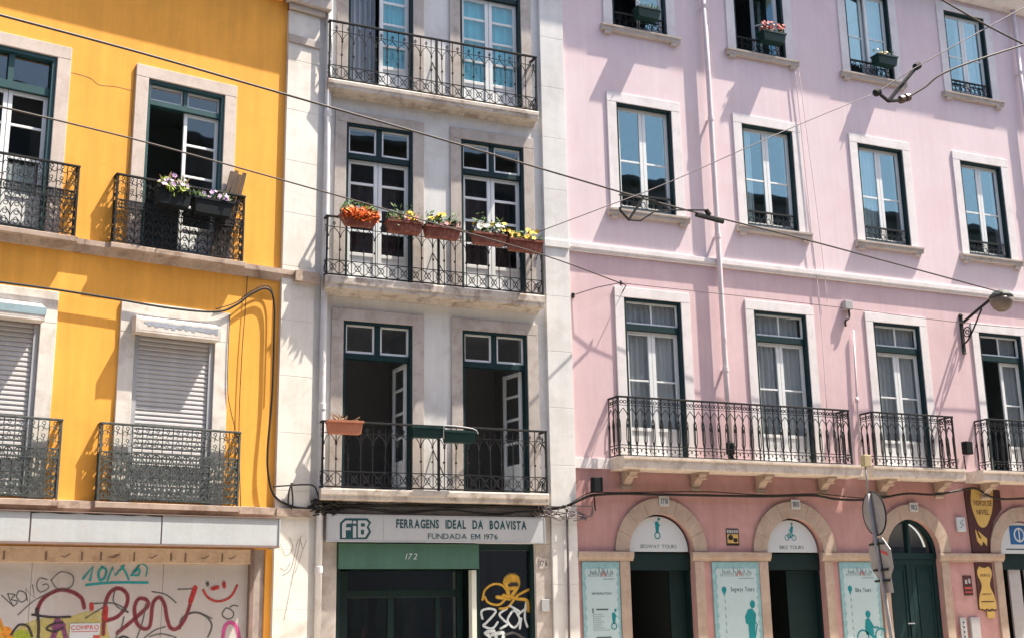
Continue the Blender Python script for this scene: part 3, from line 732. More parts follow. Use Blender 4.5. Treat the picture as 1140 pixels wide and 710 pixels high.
for (z0, z1, r) in rows:
    for c, (a, b) in enumerate(WX): white_window(a, b, z0, z1, r, c)
for (zb, zt, pp, zr) in ((10.38, 10.545, .22, 11.63), (6.86, 7.075, .29, 8.09), (3.46, 3.645, .27, 4.70)):
    mb = MB(); mb.profile_x([(-.002, zb-.05), (-.05, zb-.045), (-.09, zb), (-pp-.01, zb+.004), (-pp-.03, zb+.02), (-pp-.03, zb+.07), (-pp-.045, zb+.09), (-pp-.045, zt-.02), (-pp-.03, zt), (-.002, zt+.01)], 4.98, 8.90)
    bal = mb.build('balcony', M['slab'], wb)
    railing(bal, F, 5.0, 8.88, pp, zt+.0, zr, pat_white, 'iron', post=.03)
    for x in (6.94,):
        q = MB(); q.box(x-.018, x+.018, -pp-.02, -pp+.02, zt, zr-.02); q.build('middle_post', M['iron'], bal)
        q = MB(); q.tube([(x, -.0, zr-.35), (x+.1, -pp+.02, zt+.25)], .01, 5); q.build('brace', M['iron'], bal)
# rain pipe at the corner of the white and yellow houses
mb = MB(); mb.tube([(5.02, -.10, z) for z in (0, 4, 9, 15.1)], .055, 12)
dp = mb.build('drain_pipe', M['pipe'], wb, smooth=True)
for z in (2.35, 4.9, 7.0, 9.9, 12.7):
    q = MB(); q.lathe([(.058, 0), (.066, .005), (.066, .10), (.058, .105)], (5.02, -.10, z), 12); q.box(5.00, 5.04, -.04, .0, z+.03, z+.07); q.build('pipe_collar', M['pipe'], dp)
# shop front
sh = MB(); sh.box(5.335, 5.40, .03, .5, 0, 2.83); sh.box(8.69, 8.748, .03, .3, 0, 2.83); sh.box(5.40, 7.59, .38, .45, 1.98, 2.10)
sh.box(5.40, 5.62, .36, .44, 0, 2.4); sh.box(6.30, 6.40, .38, .45, 0, 1.98); sh.box(7.12, 7.20, .38, .45, 0, 1.98); sh.box(7.50, 7.59, .36, .44, 0, 2.4)
sh.box(7.70, 7.78, .06, .2, 0, 2.83); sh.box(7.78, 8.69, .06, .2, 2.72, 2.83); sh.box(7.78, 8.69, .06, .2, 0, .5)
shop = sh.build('shop_front', M['shop_green'], wb, bevel=.006)
mb = MB(); mb.box(5.62, 6.30, .41, .416, .1, 1.98); mb.box(6.40, 7.12, .41, .416, .1, 1.98); mb.box(7.2, 7.5, .41, .416, .1, 1.98); mb.box(5.62, 7.50, .41, .416, 2.10, 2.42)
mb.build('door_glass', glass('dark_shop_glass', (.55, .68, .68), .05), shop)
mb = MB(); mb.box(7.78, 8.69, .12, .126, .5, 2.72); swin = mb.build('shop_window', glass('shop_window_glass', (.5, .62, .66), .10), shop)
mb = MB(); mb.box(7.6, 7.685, -.02, .12, 0, 2.40); mb.build('cream_post', M['post'], shop, bevel=.006)
mb = MB(); mb.box(5.34, 7.70, -.10, .30, 2.43, 2.81); mb.box(5.34, 7.70, -.105, -.1005, 2.415, 2.45); awn = mb.build('shutter_box', M['awning'], shop, bevel=.012)
mb = MB(); text_mb(mb, '172', 6.53, 2.565, .09, -.1035, .20, bold=.0, shear=.25); mb.build('lettering', M['print_white'], awn)
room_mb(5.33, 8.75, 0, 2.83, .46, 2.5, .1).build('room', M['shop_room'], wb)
mb = MB()
for (x, z, c) in ((7.25, 1.55, 0), (7.33, 1.5, 0), (6.0, 1.2, 1)): mb.box(x, x+.05, .8, .85, z-.3, z+.3)
mb.build('hanging_goods', M['print_red'], shop)
mb = MB(); mb.box(5.9, 7.4, 1.4, 1.9, 0, 1.1); [mb.box(5.6+k*.45, 5.9+k*.45, 1.6, 2.2, 1.2+.1*(k % 2), 2.1) for k in range(4)]; mb.build('counter', M['old_wood'], shop)
# window graffiti
def gw(x, y): p = at(456+x/5, 568+y/5, .12); return (p.x, p.z)
def gs(col, w, pts, sm=5): graf(col, w, None, pts, sm=sm, par=swin, fn=gw, Fr=WORLD, y=.119)
gs('gold', .038, [(405, 495), (420, 440), (470, 408), (522, 420), (542, 470), (500, 522), (440, 512), (418, 480)]); gs('gold', .11, [(535, 398), (560, 376), (595, 378)]); gs('gold', .05, [(530, 400), (550, 432), (600, 420), (604, 378)])
gs('gold', .05, [(545, 440), (560, 480), (600, 425)]); gs('gold', .04, [(668, 436), (600, 472), (548, 535), (500, 545)]); gs('gold', .045, [(520, 470), (600, 490), (652, 500), (660, 560)])
gs('black', .05, [(555, 412), (600, 412)], 1); gs('gold', .05, [(485, 480), (560, 490)])
for pts in ([(405, 600), (400, 560), (440, 545), (480, 560), (430, 620), (410, 640), (460, 655), (490, 620)], [(540, 545), (500, 575), (520, 605), (545, 630), (505, 655)], [(570, 560), (545, 610), (580, 650), (612, 610), (590, 560), (570, 560)],
            [(650, 495), (640, 590), (655, 645)], [(600, 580), (650, 545), (708, 550)], [(610, 560), (560, 530)], [(702, 556), (680, 600), (690, 650)], [(620, 600), (612, 655)]):
    gs('white', .038, pts)
for pts in ([(420, 680), (445, 700), (440, 730)], [(460, 690), (520, 680), (515, 730)], [(480, 690), (482, 730)], [(430, 672), (470, 668)]): gs('white', .05, pts)
gs('grey', .04, [(530, 690), (580, 680), (640, 712)])
# stone jambs and number plaque beside the shop
mb = MB(); mb.box(8.752, 9.045, -.02, 0, 0, 2.83); mb.box(5.09, 5.33, -.02, 0, 0, 2.83); mb.box(5.09, 9.045, -.03, -.002, 2.832, 3.40); mb.build('shop_surround', M['stone'], wb, bevel=.006)

# shop sign
sg = empty('shop_sign', (6.985, -.17, 2.83), 'long grey box sign reading FERRAGENS IDEAL DA BOAVISTA over the green shop front', 'sign')
mb = MB(); mb.box(5.12, 8.86, -.19, -.032, 2.835, 3.245); mb.build('sign_box', M['sign'], sg, bevel=.006)
mb = MB(); ring(mb, 5.11, 8.87, 2.825, 3.255, .022, -.197, -.16); mb.box(6.03, 6.036, -.1935, -.1905, 2.86, 3.22); mb.build('frame', M['metal'], sg)
mb = MB()
text_mb(mb, 'FERRAGENS  IDEAL  DA  BOAVISTA', 7.385, 3.055, .135, -.1935, 2.28, bold=.032)
text_mb(mb, 'FUNDADA EM 1976', 7.39, 2.885, .085, -.1935, 1.22, bold=.004)
mb.build('lettering', M['sign_dark'], sg)
mb = MB()   # emblem: clipped dark shield with pale letters
def em(x, y): p = at(228+x/5, 568+y/5, -.19); return (p.x, p.z)
mb.prism([em(*q) for q in ((752, 68), (780, 42), (905, 42), (926, 66), (912, 88), (926, 118), (902, 158), (752, 158))], -.1935, -.1905); mb.build('emblem', M['sign_dark'], sg)
mb = MB()
def er(x0, y0, x1, y1): mb.prism([em(x0, y0), em(x1, y0), em(x1, y1), em(x0, y1)], -.1965, -.194)
mb.prism([em(*q) for q in ((764, 150), (764, 72), (784, 54), (818, 54), (818, 70), (788, 72), (784, 92), (812, 92), (812, 108), (784, 108), (784, 150))], -.1965, -.194)
er(824, 84, 842, 150); er(824, 56, 842, 72)
mb.prism([em(*q) for q in ((852, 54), (898, 54), (912, 68), (900, 92), (912, 116), (892, 148), (852, 148))], -.1965, -.194); mb.build('emblem_letter', M['sign'], sg)
mb = MB(); er2 = lambda x0, y0, x1, y1: mb.prism([em(x0, y0), em(x1, y0), em(x1, y1), em(x0, y1)], -.1985, -.197)
er2(868, 70, 890, 88); er2(868, 106, 886, 132); mb.build('letter_counter', M['sign_dark'], sg)

# ================================================================== PINK HOUSE
pb = empty('pink_house', (15.5, 0, 0), 'wide pink rendered house with white window frames, corbelled balconies and four stone arches', 'building')
PX = [(10.64, 11.85), (13.47, 14.69), (16.33, 17.52), (19.10, 20.28)]
R1 = [(a, b, 12.68, 14.69) for a, b in PX]; R2 = [(a, b, 8.96, 11.11) for a, b in PX]; R3 = [(a, b, 4.34, 7.28) for a, b in PX]
XE = 25.0
wall_mb(9.53, XE, 8.15, 15.1, R1+R2).build('wall', M['pale_pink'], pb)
wall_mb(9.53, XE, 4.22, 8.15, R3).build('wall', M['mid_pink'], pb)
AR = [(11.20, .655), (14.045, .63), (16.825, .655), (19.70, .66)]; ZS = 2.71
wall_mb(9.53, XE, 0, 4.22, [], [(c, r, 0, ZS) for c, r in AR]).build('wall', M['deep_pink'], pb)
mb = MB(); mb.profile_x([(-.002, 15.0), (-.2, 15.02), (-.3, 15.1), (-.44, 15.18), (-.46, 15.5), (-.002, 15.5)], 9.545, XE); mb.build('cornice', M['trim'], pb)
mb = MB(); mb.profile_x([(-.58, 15.502), (-.58, 15.57), (5, 18), (10, 15.57), (10, 15.502)], 9.545, XE); mb.build('roof', M['rooftile'], pb)
mb = MB(); mb.profile_x([(-.002, 8.05), (-.05, 8.06), (-.05, 8.09), (-.075, 8.11), (-.075, 8.20), (-.002, 8.215)], 9.535, XE); mb.build('string_course', M['trim'], pb, bevel=.004)
mb = MB(); mb.box(9.535, XE, -.035, 0, 4.13, 4.31); mb.build('floor_band', M['trim'], pb, bevel=.004)
def guard(w, a, b, z, n):
    mb = MB(); fm = lambda u, v, zz: (u, .03+v, zz)
    mb.strip([(a+.04, z+.31), (b-.04, z+.31)], .035, .03, fm); mb.strip([(a+.04, z+.05), (b-.04, z+.05)], .014, .014, fm)
    L = b-a-.08; d = L/n
    for k in range(n):
        c = a+.04+d*(k+.5)
        mb.strip(arc(c-d*.2, z+.13, .055, -80, 230, 9), .012, .014, fm); mb.strip(arc(c+d*.2, z+.13, .055, 260, -50, 9), .012, .014, fm)
        mb.strip(arc(c, z+.24, .035, 0, 360, 8)[:-1], .010, .014, fm, True)
        mb.strip([(c-d*.5, z+.05), (c-d*.5, z+.31)], .012, .014, fm)
    mb.build('guard_rail', M['iron'], w)
def sill(a, b, z):
    mb = MB(); mb.profile_x([(-.002, z-.12), (-.07, z-.12), (-.085, z-.10), (-.085, z-.05), (-.11, z-.035), (-.11, z-.005), (-.002, z+.004)], a-.27, b+.27)
    for x in (a-.20, b+.06): mb.box(x, x+.14, -.072, -.0, z-.175, z-.1215)
    mb.build('sill', M['stone'], pb)
def small_window(a, b, z0, z1, i, row):
    m = (a+b)/2
    surround_mb(a, b, z0, z1, .2, .03, .19).build('surround', M['trim'], pb, bevel=.006)
    sill(a, b, z0-.002)
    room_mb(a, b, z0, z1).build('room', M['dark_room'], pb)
    w = win_frame(pb, WORLD, a, b, z0, z1, .04, y1=.17)
    bars = (z0+(z1-z0)*.475,)
    L0, L1 = a+.044, b-.044
    opn = row == 1 and i in (0, 1)
    if row == 1 and i == 0: leaf(w, WORLD, L0, m-.003, z0+.043, z1-.043, bars, st=.07, bw=.036, ang=R_(85), hinge='l')
    elif row == 1 and i == 1: leaf(w, WORLD, L0, m-.003, z0+.043, z1-.043, bars, st=.07, bw=.036, ang=R_(100), hinge='l')
    else: leaf(w, WORLD, L0, m-.003, z0+.043, z1-.043, bars, st=.07, bw=.036, ang=R_(8) if (row == 1 and i == 2) else 0)
    leaf(w, WORLD, m+.003, L1, z0+.043, z1-.043, bars, st=.07, bw=.036, ang=R_(-55) if (row == 1 and i == 1) else 0, hinge='r')
    guard(w, a, b, z0+.03, 4)
    if row == 2 and i == 2: curtain_mb(a+.06, m-.02, z0+.06, z1-.05, .155, .012, 5).build('curtain', M['white_curtain'], w)
    if row == 2 and i == 1: curtain_mb(a+.06, a+.3, z0+.06, z1-.05, .155, .012, 3).build('curtain', M['white_curtain'], w)
    if row == 1 and i in (2, 3): curtain_mb(m, b-.06, z0+.06, z1-.05, .3, .02, 5).build('curtain', M['curtain'], w)
for i in range(4):
    small_window(*R1[i], i, 1); small_window(*R2[i], i, 2)
    a, b, z0, z1 = R3[i]; m = (a+b)/2
    surround_mb(a, b, 4.312, z1, .19, .03, .19).build('surround', M['trim'], pb, bevel=.006)
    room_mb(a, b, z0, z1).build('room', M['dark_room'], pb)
    w = win_frame(pb, WORLD, a, b, 4.315, z1, .045, sill=False, y1=.17, extra=lambda mb: mb.box(a+.047, b-.047, .02, .16, 6.69, 6.80))
    mb = MB(); ring(mb, a+.05, b-.05, 6.802, z1-.05, .035, .05, .09); mb.box(m-.014, m+.014, .055, .085, 6.837, z1-.085); mb.build('fanlight', M['sash'], w, bevel=.003)
    mb = MB(); mb.box(a+.085, m-.014, .068, .072, 6.837, z1-.085); mb.box(m+.014, b-.085, .068, .072, 6.837, z1-.085); mb.build('pane', M['dull_glass'], w)
    if i == 3: leaf(w, WORLD, a+.05, m-.003, 4.33, 6.687, (5.77,), 4.88, .072, ang=R_(95), gl='dull_glass')
    else: leaf(w, WORLD, a+.05, m-.003, 4.33, 6.687, (5.77,), 4.88, .072, gl='dull_glass')
    leaf(w, WORLD, m+.003, b-.05, 4.33, 6.687, (5.77,), 4.88, .072, hinge='r', gl='dull_glass')
    x0 = m if i == 3 else a
    curtain_mb(x0+.06, b-.06, 4.92, z1-.05, .165, .02, 9).build('curtain', M['curtain'], w)
# balconies with corbels
def corbel(par, x, y1=-.0):
    mb = MB(); pts = [(-.036, 4.09), (-.40, 4.09), (-.40, 4.05), (-.34, 4.035), (-.30, 3.985), (-.20, 3.96), (-.14, 3.90), (-.09, 3.87), (-.08, 3.79), (-.036, 3.77)]
    mb.profile_x(pts, x-.075, x+.075); mb.box(x-.09, x+.09, -.415, -.036, 4.045, 4.092)
    for (yy, zz, r) in ((-.28, 4.0, .035), (-.07, 3.82, .042)): mb.lathe([(r, -.1), (r, .1)], (x, yy, zz), 10, (1, 0, 0))
    mb.build('corbel', M['warm_stone'], par)
for (x0, x1, q0, q1, cs) in ((10.22, 15.36, 10.26, 15.26, (10.52, 11.93, 13.33, 14.74)), (15.60, 17.87, 15.83, 17.83, (16.15, 17.55)), (18.30, 21.0, 18.75, 20.95, (18.75, 20.5))):
    mb = MB(); mb.profile_x([(-.036, 4.093), (-.50, 4.093), (-.52, 4.11), (-.52, 4.245), (-.55, 4.265), (-.55, 4.305), (-.036, 4.312)], x0, x1)
    bal = mb.build('balcony', M['pslab'], pb)
    railing(bal, WORLD, q0, q1, .34, 4.31, 5.375, pat_pink, 'iron')
    for c in cs: corbel(bal, c)
# drains
for X, zb in ((12.69, 4.33), (21.12, 4.9)):
    mb = MB(); mb.tube([(X, -.12, z) for z in (zb+.15, 6, 9, 12, 15.1)], .05, 12); dp = mb.build('drain_pipe', M['pink_pipe'], pb, smooth=True)
    for z in (6.0, 8.6, 11.0, 13.4):
        q = MB(); q.lathe([(.052, 0), (.062, .005), (.062, .09), (.052, .095)], (X, -.12, z), 12); q.box(X-.02, X+.02, -.065, 0, z+.02, z+.06); q.build('pipe_collar', M['pink_pipe'], dp)
    q = MB(); q.tube([(X, -.12, zb+.15), (X, -.13, zb+.05), (X+.02, -.2, zb)], .055, 10); q.lathe([(.055, 0), (.08, .02), (.08, .22), (.055, .24)], (X, -.12, zb+.12), 12); q.build('pipe_foot', M['iron'], dp, smooth=True)
# arches
for i, (c, r) in enumerate(AR):
    mb = MB(); n = 24; ro = .925
    A, Bq = arc(c, ZS, r, 180, 0, n), arc(c, ZS+.01, ro, 180, 0, n)
    for k in range(0, 24, 3):
        e = 180-7.5*k-.16; f = 180-7.5*(k+3)+.16
        mb.prism(arc(c, ZS, r, e, f, 5)+arc(c, ZS+.01, ro, f, e, 5), -.05-.002*(k % 2), 0)
    mb.build('arch_ring', M['warm_stone'], pb)
    for sx in (-1, 1):
        mb = MB(); mb.box(c+sx*r, c+sx*(r+.195), -.045, 0, 0, 2.548); mb.build('jamb', M['warm_stone'], pb, bevel=.006)
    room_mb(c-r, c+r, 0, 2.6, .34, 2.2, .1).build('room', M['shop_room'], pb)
for (x0, x1) in ((9.535, 10.61), (11.80, 13.47), (14.62, 16.22), (17.43, 19.09), (20.31, 21.6)):
    imp = MB(); imp.profile_x([(-.002, 2.55), (-.055, 2.55), (-.06, 2.58), (-.085, 2.61), (-.095, 2.66), (-.095, 2.705), (-.002, 2.712)], x0, x1); imp.build('impost', M['warm_stone'], pb, bevel=.004)
# doors inside the arches
for i, (c, r) in enumerate(AR):
    mb = MB()
    if i in (0, 1):
        mb.box(c-r+.002, c+r-.002, .10, .30, 2.40, 2.69); mb.box(c-r+.002, c-r+.03, .12, .30, 0, 2.40); mb.box(c+r-.03, c+r-.002, .12, .30, 0, 2.40)
        if i == 1: mb.box(c-.05, c+r-.04, .24, .28, 0, 2.39)
        else: mb.box(c+.30, c+r-.04, .27, .31, 0, 2.39)
        mb.build('doorway', M['shop_green'], pb)
    elif i == 2:
        mb.box(c-r+.002, c+r-.002, .08, .20, 2.60, 2.72)
        for x0, x1 in ((c-r+.004, c-.004), (c+.004, c+r-.004)):
            ring(mb, x0, x1, 0, 2.598, .10, .10, .16, .9); mb.box(x0+.10, x1-.10, .125, .15, .9, 2.5); ring(mb, x0+.14, x1-.14, 1.0, 2.42, .03, .11, .124)
        mb.box(c-.03, c+.03, .08, .2, 2.722, ZS+r-.03)
        A = arc(c, ZS, r-.004, 180, 0, 20); Bq = arc(c, ZS, r-.06, 180, 0, 20)
        for k in range(20): mb.prism([A[k], A[k+1], Bq[k+1], Bq[k]], .08, .2)
        d = mb.build('arched_door', M['green'], pb)
        mb = MB(); mb.prism(arc(c, ZS, r-.05, 0, 180, 20), .13, .134); mb.build('pane', M['dull_glass'], d)
        mb = MB(); mb.box(c-.20, c-.04, .07, .10, 1.38, 1.40); mb.build('handle', M['metal'], d)
        mb = MB(); mb.prism(arc(c, ZS, r, 0, 180, 20), .40, .42); mb.build('fanlight_back', M['room'], d)
    else:
        mb.box(c-r+.002, c+r-.002, .10, .20, 2.40, 2.69); d = mb.build('doorway', M['shop_green'], pb)
        mb = MB(); mb.box(c-.33, c-.02, .14, .18, 0, 2.398); mb.box(c+.10, c+r-.01, .15, .18, 0, 2.398); mb.build('pale_panel', M['box_grey'], d)
# fanlight signs
def halfdisc(c, r): return arc(c, 2.715, r-.012, 0, 180, 28)
def ell(cx, cz, rx, rz, n=16): return [(cx+rx*math.cos(2*PI*k/n), cz+rz*math.sin(2*PI*k/n)) for k in range(n)]
def ringp(mb, cx, cz, r, w, y): mb.strip(arc(cx, cz, r, 0, 360, 20)[:-1], w, .002, lambda u, v, z: (u, y+v, z), True)
def line(mb, pts, w, y): mb.strip(pts, w, .002, lambda u, v, z: (u, y+v, z))
def segway(mb, x, z, s, y):
    ringp(mb, x, z+.09*s, .075*s, .028*s, y)
    mb.prism([(x-.03*s, z+.16*s), (x+.035*s, z+.16*s), (x+.06*s, z+.36*s), (x+.03*s, z+.44*s), (x-.06*s, z+.42*s), (x-.05*s, z+.28*s)], y-.001, y+.001)
    mb.prism(ell(x+.055*s, z+.49*s, .035*s, .04*s), y-.001, y+.001); line(mb, [(x+.0*s, z+.40*s), (x+.085*s, z+.33*s)], .03*s, y-.001)
def cyclist(mb, x, z, s, y):
    ringp(mb, x-.13*s, z+.09*s, .08*s, .022*s, y); ringp(mb, x+.13*s, z+.09*s, .08*s, .022*s, y)
    line(mb, [(x-.13*s, z+.09*s), (x-.07*s, z+.22*s), (x+.09*s, z+.2*s), (x+.13*s, z+.09*s)], .02*s, y); line(mb, [(x-.07*s, z+.22*s), (x, z+.09*s), (x+.09*s, z+.2*s)], .02*s, y); line(mb, [(x-.13*s, z+.09*s), (x, z+.09*s)], .02*s, y)
    mb.prism([(x+.0*s, z+.24*s), (x+.09*s, z+.24*s), (x+.12*s, z+.42*s), (x+.07*s, z+.46*s), (x+.02*s, z+.42*s)], y-.0012, y+.001)
    mb.prism(ell(x+.075*s, z+.51*s, .035*s, .04*s), y-.001, y+.001); line(mb, [(x+.06*s, z+.40*s), (x-.05*s, z+.28*s)], .026*s, y-.001); line(mb, [(x+.05*s, z+.26*s), (x+.0*s, z+.18*s), (x+.01*s, z+.08*s)], .032*s, y-.001)
for i, txt, lab in ((0, 'SEGWAY TOURS', 'half round white sign with a rider on wheels and SEGWAY TOURS in the leftmost arch'), (1, 'BIKE TOURS', 'half round white sign with a cyclist and BIKE TOURS in the second arch')):
    c, r = AR[i]; y = .05
    s = empty('fanlight_sign', (c, y, 2.715), lab, 'sign', 'half round signs filling the arches')
    mb = MB(); mb.prism(halfdisc(c-.03, r-.03), y, y+.03); mb.build('sign_panel', M['print_white'], s)
    mb = MB(); mb.prism(halfdisc(c, r), y+.07, y+.09); mb.build('backing', M['black_plastic'], s)
    mb = MB(); (segway if i == 0 else cyclist)(mb, c-.03, 2.93, .72 if i == 0 else .60, y-.002); mb.build('pictogram', M['print_teal'], s)
    mb = MB(); text_mb(mb, txt, c-.02, 2.775, .062, y-.002, .74 if i == 0 else .54, bold=.0); mb.build('lettering', M['print_ink'], s)
c, r = AR[3]; y = .05
s = empty('fanlight_sign', (c, y, 2.715), 'half round white sign with a blue square emblem in the rightmost arch', 'sign', 'half round signs filling the arches')
mb = MB(); mb.prism(halfdisc(c-.02, r-.02), y, y+.03); mb.build('sign_panel', M['print_white'], s)
mb = MB(); mb.box(c-.28, c+.26, y-.004, y-.0005, 2.90, 3.28); mb.build('emblem', M['blue'], s)
mb = MB(); mb.strip(arc(c-.03, 3.09, .13, 0, 360, 20)[:-1], .035, .002, lambda u, v, z: (u, y-.006+v, z), True); mb.box(c-.045, c-.015, y-.007, y-.005, 2.98, 3.20); mb.build('emblem_mark', M['print_white'], s)
mb = MB(); mb.box(c-.42, c+.42, y-.003, y-.0005, 2.79, 2.815); mb.build('text_line', M['print_ink'], s)
# posters between the arches
def poster(x0, x1, lab, kind):
    y = -.03; z1 = 2.54; z0 = .35; w = x1-x0; c = (x0+x1)/2
    s = empty('tour_poster', (c, y, z0), lab, 'poster', 'pale blue tour posters between the arches')
    mb = MB(); mb.box(x0, x1, y, -.002, z0, z1); mb.build('panel', M['print_edge'], s)
    mb = MB(); mb.prism([(x0+.08*w+.02*math.sin(k*1.9), z0+.02+(z1-z0-.14)*k/40) for k in range(41)]+[(x1-.08*w+.02*math.sin(k*2.3), z1-.12-(z1-z0-.14)*k/40) for k in range(41)], y-.003, y-.001); mb.build('print_area', M['print_blue'], s)
    yy = y-.005
    mb = MB(); random.seed(int(c*10))
    for k in range(15):   # skyline scribble heading
        xx = x0+w*(.16+.045*k); hh = .05+.08*abs(math.sin(k*1.3))*(1.4 if 5 < k < 10 else 1)
        line(mb, [(xx, 2.28), (xx+.01, 2.28+hh), (xx+.035*w, 2.28+hh*.4)], .011, yy)
    mb.build('heading', M['print_grey'], s)
    mb = MB(); line(mb, [(x0+w*.5, 2.29), (x0+w*.56, 2.36), (x0+w*.62, 2.29)], .02, yy-.002); mb.build('heading_accent', M['print_red'], s)
    mb = MB(); line(mb, [(x0+w*.55, 2.245), (x0+w*.86, 2.245)], .014, yy); mb.build('subheading', M['print_grey'], s)
    if kind == 'info':
        mb = MB(); text_mb(mb, 'INFORMATIONS', c, 1.985, .038, yy, w*.52, bold=.01); line(mb, [(x0+w*.34, 1.74), (x0+w*.66, 1.74)], .022, yy); line(mb, [(x0+w*.25, 1.76), (x0+w*.25, 1.68)], .02, yy)
        line(mb, [(x0+w*.33, .99+.29), (x0+w*.72, 1.28)], .022, yy); mb.build('lettering', M['print_ink'], s)
        mb = MB()
        for k in range(8): line(mb, [(x0+w*.28, 1.66-k*.032), (x0+w*(.5+.06*math.sin(k*2)), 1.66-k*.032)], .008, yy)
        line(mb, [(x0+w*.26, 1.74), (x0+w*.26, 1.40), (x0+w*.70, 1.40)], .008, yy); mb.build('text_line', M['print_grey'], s)
        mb = MB(); segway(mb, x0+w*.80, 1.40, .66, yy); mb.build('pictogram', M['print_teal'], s)
    else:
        t = 'Segway Tours' if kind == 'segway' else 'Bike Tours'
        mb = MB(); text_mb(mb, t, x0+w*.36, 2.02 if kind == 'segway' else 1.985, .075, yy, w*(.50 if kind == 'segway' else .40), bold=.008, align='LEFT'); mb.build('lettering', M['print_ink'], s)
        mb = MB(); mb.prism(ell(x0+w*.22, 2.05, .05, .055), yy-.001, yy+.001); mb.prism([(x0+w*.22-.04, 2.03), (x0+w*.22+.04, 2.03), (x0+w*.22, 1.93)], yy-.0012, yy+.001); mb.build('map_pin', M['print_teal'], s); mb = MB()
        if kind == 'segway':
            X = x0+w*.76
            mb.prism([(X-.06, 1.10), (X+.05, 1.10), (X+.08, 1.42), (X+.11, 1.62), (X+.03, 1.72), (X-.06, 1.70), (X-.13, 1.58), (X-.12, 1.46), (X-.07, 1.44)], yy-.001, yy+.001)
            mb.prism(ell(X+.045, 1.79, .055, .07), yy-.001, yy+.001); line(mb, [(X+.07, 1.50), (X+.12, 1.44), (X+.05, 1.16)], .024, yy-.001); mb.prism(ell(X-.05, 1.08, .16, .08), yy-.0015, yy+.001)
        else:
            X = x0+w*.66
            mb.prism([(X-.10, 1.20), (X+.08, 1.22), (X+.06, 1.40), (X-.02, 1.52), (X-.10, 1.48), (X-.12, 1.34)], yy-.001, yy+.001); mb.prism(ell(X-.03, 1.58, .06, .065), yy-.001, yy+.001)
            line(mb, [(X+.0, 1.44), (X+.08, 1.34), (X+.2, 1.33)], .035, yy-.001); ringp(mb, X+.24, 1.18, .13, .03, yy); ringp(mb, X-.18, 1.16, .13, .03, yy); line(mb, [(X-.02, 1.24), (X+.1, 1.14)], .06, yy-.0012)
        mb.build('pictogram', M['print_teal'], s)
        mb = MB()
        for k in range(8): line(mb, [(x0+w*.225, 1.88-k*.13), (x0+w*.235, 1.82-k*.13)], .018, yy)
        mb.build('dotted_route', M['print_grey'], s)
poster(9.62, 10.34, 'pale blue poster with small rider and information text, left of the SEGWAY TOURS arch', 'info')
poster(12.22, 13.22, 'pale blue poster with large teal standing rider headed Segway Tours, between two arches', 'segway')
poster(15.02, 15.93, 'pale blue poster headed Bike Tours with a teal cyclist, behind the leaning sign pole', 'bike')
# small fixtures on the pink front ------------------------------------------------
s = empty('wall_sticker', (12.70, -.004, 2.83), 'small black and yellow square sign on pink wall between the first two arches', 'sign')
mb = MB(); mb.box(12.57, 12.84, -.008, -.002, 2.83, 3.13); mb.build('plate', M['black_ink'], s)
mb = MB(); mb.box(12.59, 12.82, -.010, -.0085, 2.87, 3.03); mb.build('yellow_field', M['yellow_ink'], s)
mb = MB(); mb.prism(ell(12.66, 2.97, .05, .05), -.0125, -.0105); mb.prism(ell(12.76, 2.92, .05, .035), -.0125, -.0105); mb.box(12.60, 12.80, -.0122, -.0105, 2.945, 2.96); mb.build('black_figure', M['black_ink'], s)
mb = MB(); [mb.box(12.585+k*.05, 12.622+k*.05, -.0105, -.0085, 3.05, 3.11) for k in range(5)]; mb.build('lettering', M['box_grey'], s)
for x, t, lab in ((11.27, '178', 'number plaque on the keystone over the SEGWAY TOURS sign'), (14.10, '180', 'number plaque on the keystone over the BIKE TOURS sign'), (16.90, '182', 'number plaque on the keystone over the arched green door')):
    s = empty('number_plaque', (x, -.06, 3.50), 'small grey tile '+lab, 'number plaque', 'number plaques on the arches')
    mb = MB(); mb.box(x-.10, x+.10, -.075, -.051, 3.50, 3.68); mb.build('tile', M['tile'], s, bevel=.004)
    mb = MB(); text_mb(mb, t, x, 3.545, .09, -.078, .14, bold=.01); mb.build('lettering', M['print_ink'], s)
s = empty('number_plaque', (8.92, -.03, 2.38), 'small number plaque on the stone beside the graffiti shop window', 'number plaque', 'number plaques on the arches')
mb = MB(); mb.box(8.82, 8.99, -.032, -.021, 2.42, 2.60); mb.build('tile', M['stone'], s); mb = MB(); text_mb(mb, '176', 8.905, 2.465, .085, -.034, .13); mb.build('lettering', M['print_ink'], s)
mb = MB(); mb.box(8.84, 8.98, -.05, -.021, 1.72, 1.92); tag(mb.build('switch_box', M['metal'], bevel=.006), 'small dull metal box low on stone beside the graffiti shop window', 'box')
def floodlight(x, z, lab):
    s = empty('floodlight', (x, -.1, z), lab, 'floodlight', 'black floodlights on the pink front')
    mb = MB(); mb.box(x-.09, x+.09, -.24, -.10, z, z+.26); mb.build('housing', M['black_plastic'], s, bevel=.015)
    mb = MB(); mb.tube([(x, -.036, z+.13), (x, -.12, z+.13)], .025, 8); mb.tube([(x, -.05, z), (x+.02, -.05, z-.3)], .012, 6); mb.build('bracket', M['black_plastic'], s)
floodlight(9.88, 3.70, 'black floodlight on pink wall below the left end of the long balcony')
floodlight(18.32, 4.66, 'black floodlight between the two right hand balconies of the pink house')
s = empty('junction_box', (15.69, -.05, 7.2), 'pale junction box with bent cable tail on pink wall under the string course', 'junction box')
mb = MB(); mb.box(15.60, 15.79, -.12, -.002, 7.46, 7.64); mb.build('box', M['box_grey'], s, bevel=.01)
mb = MB(); mb.tube(smooth_line([(15.72, -.06, 7.46), (15.70, -.08, 7.3), (15.60, -.08, 7.22), (15.62, -.05, 7.12)]), .022, 6); mb.build('cable_tail', M['cable'], s, smooth=True)
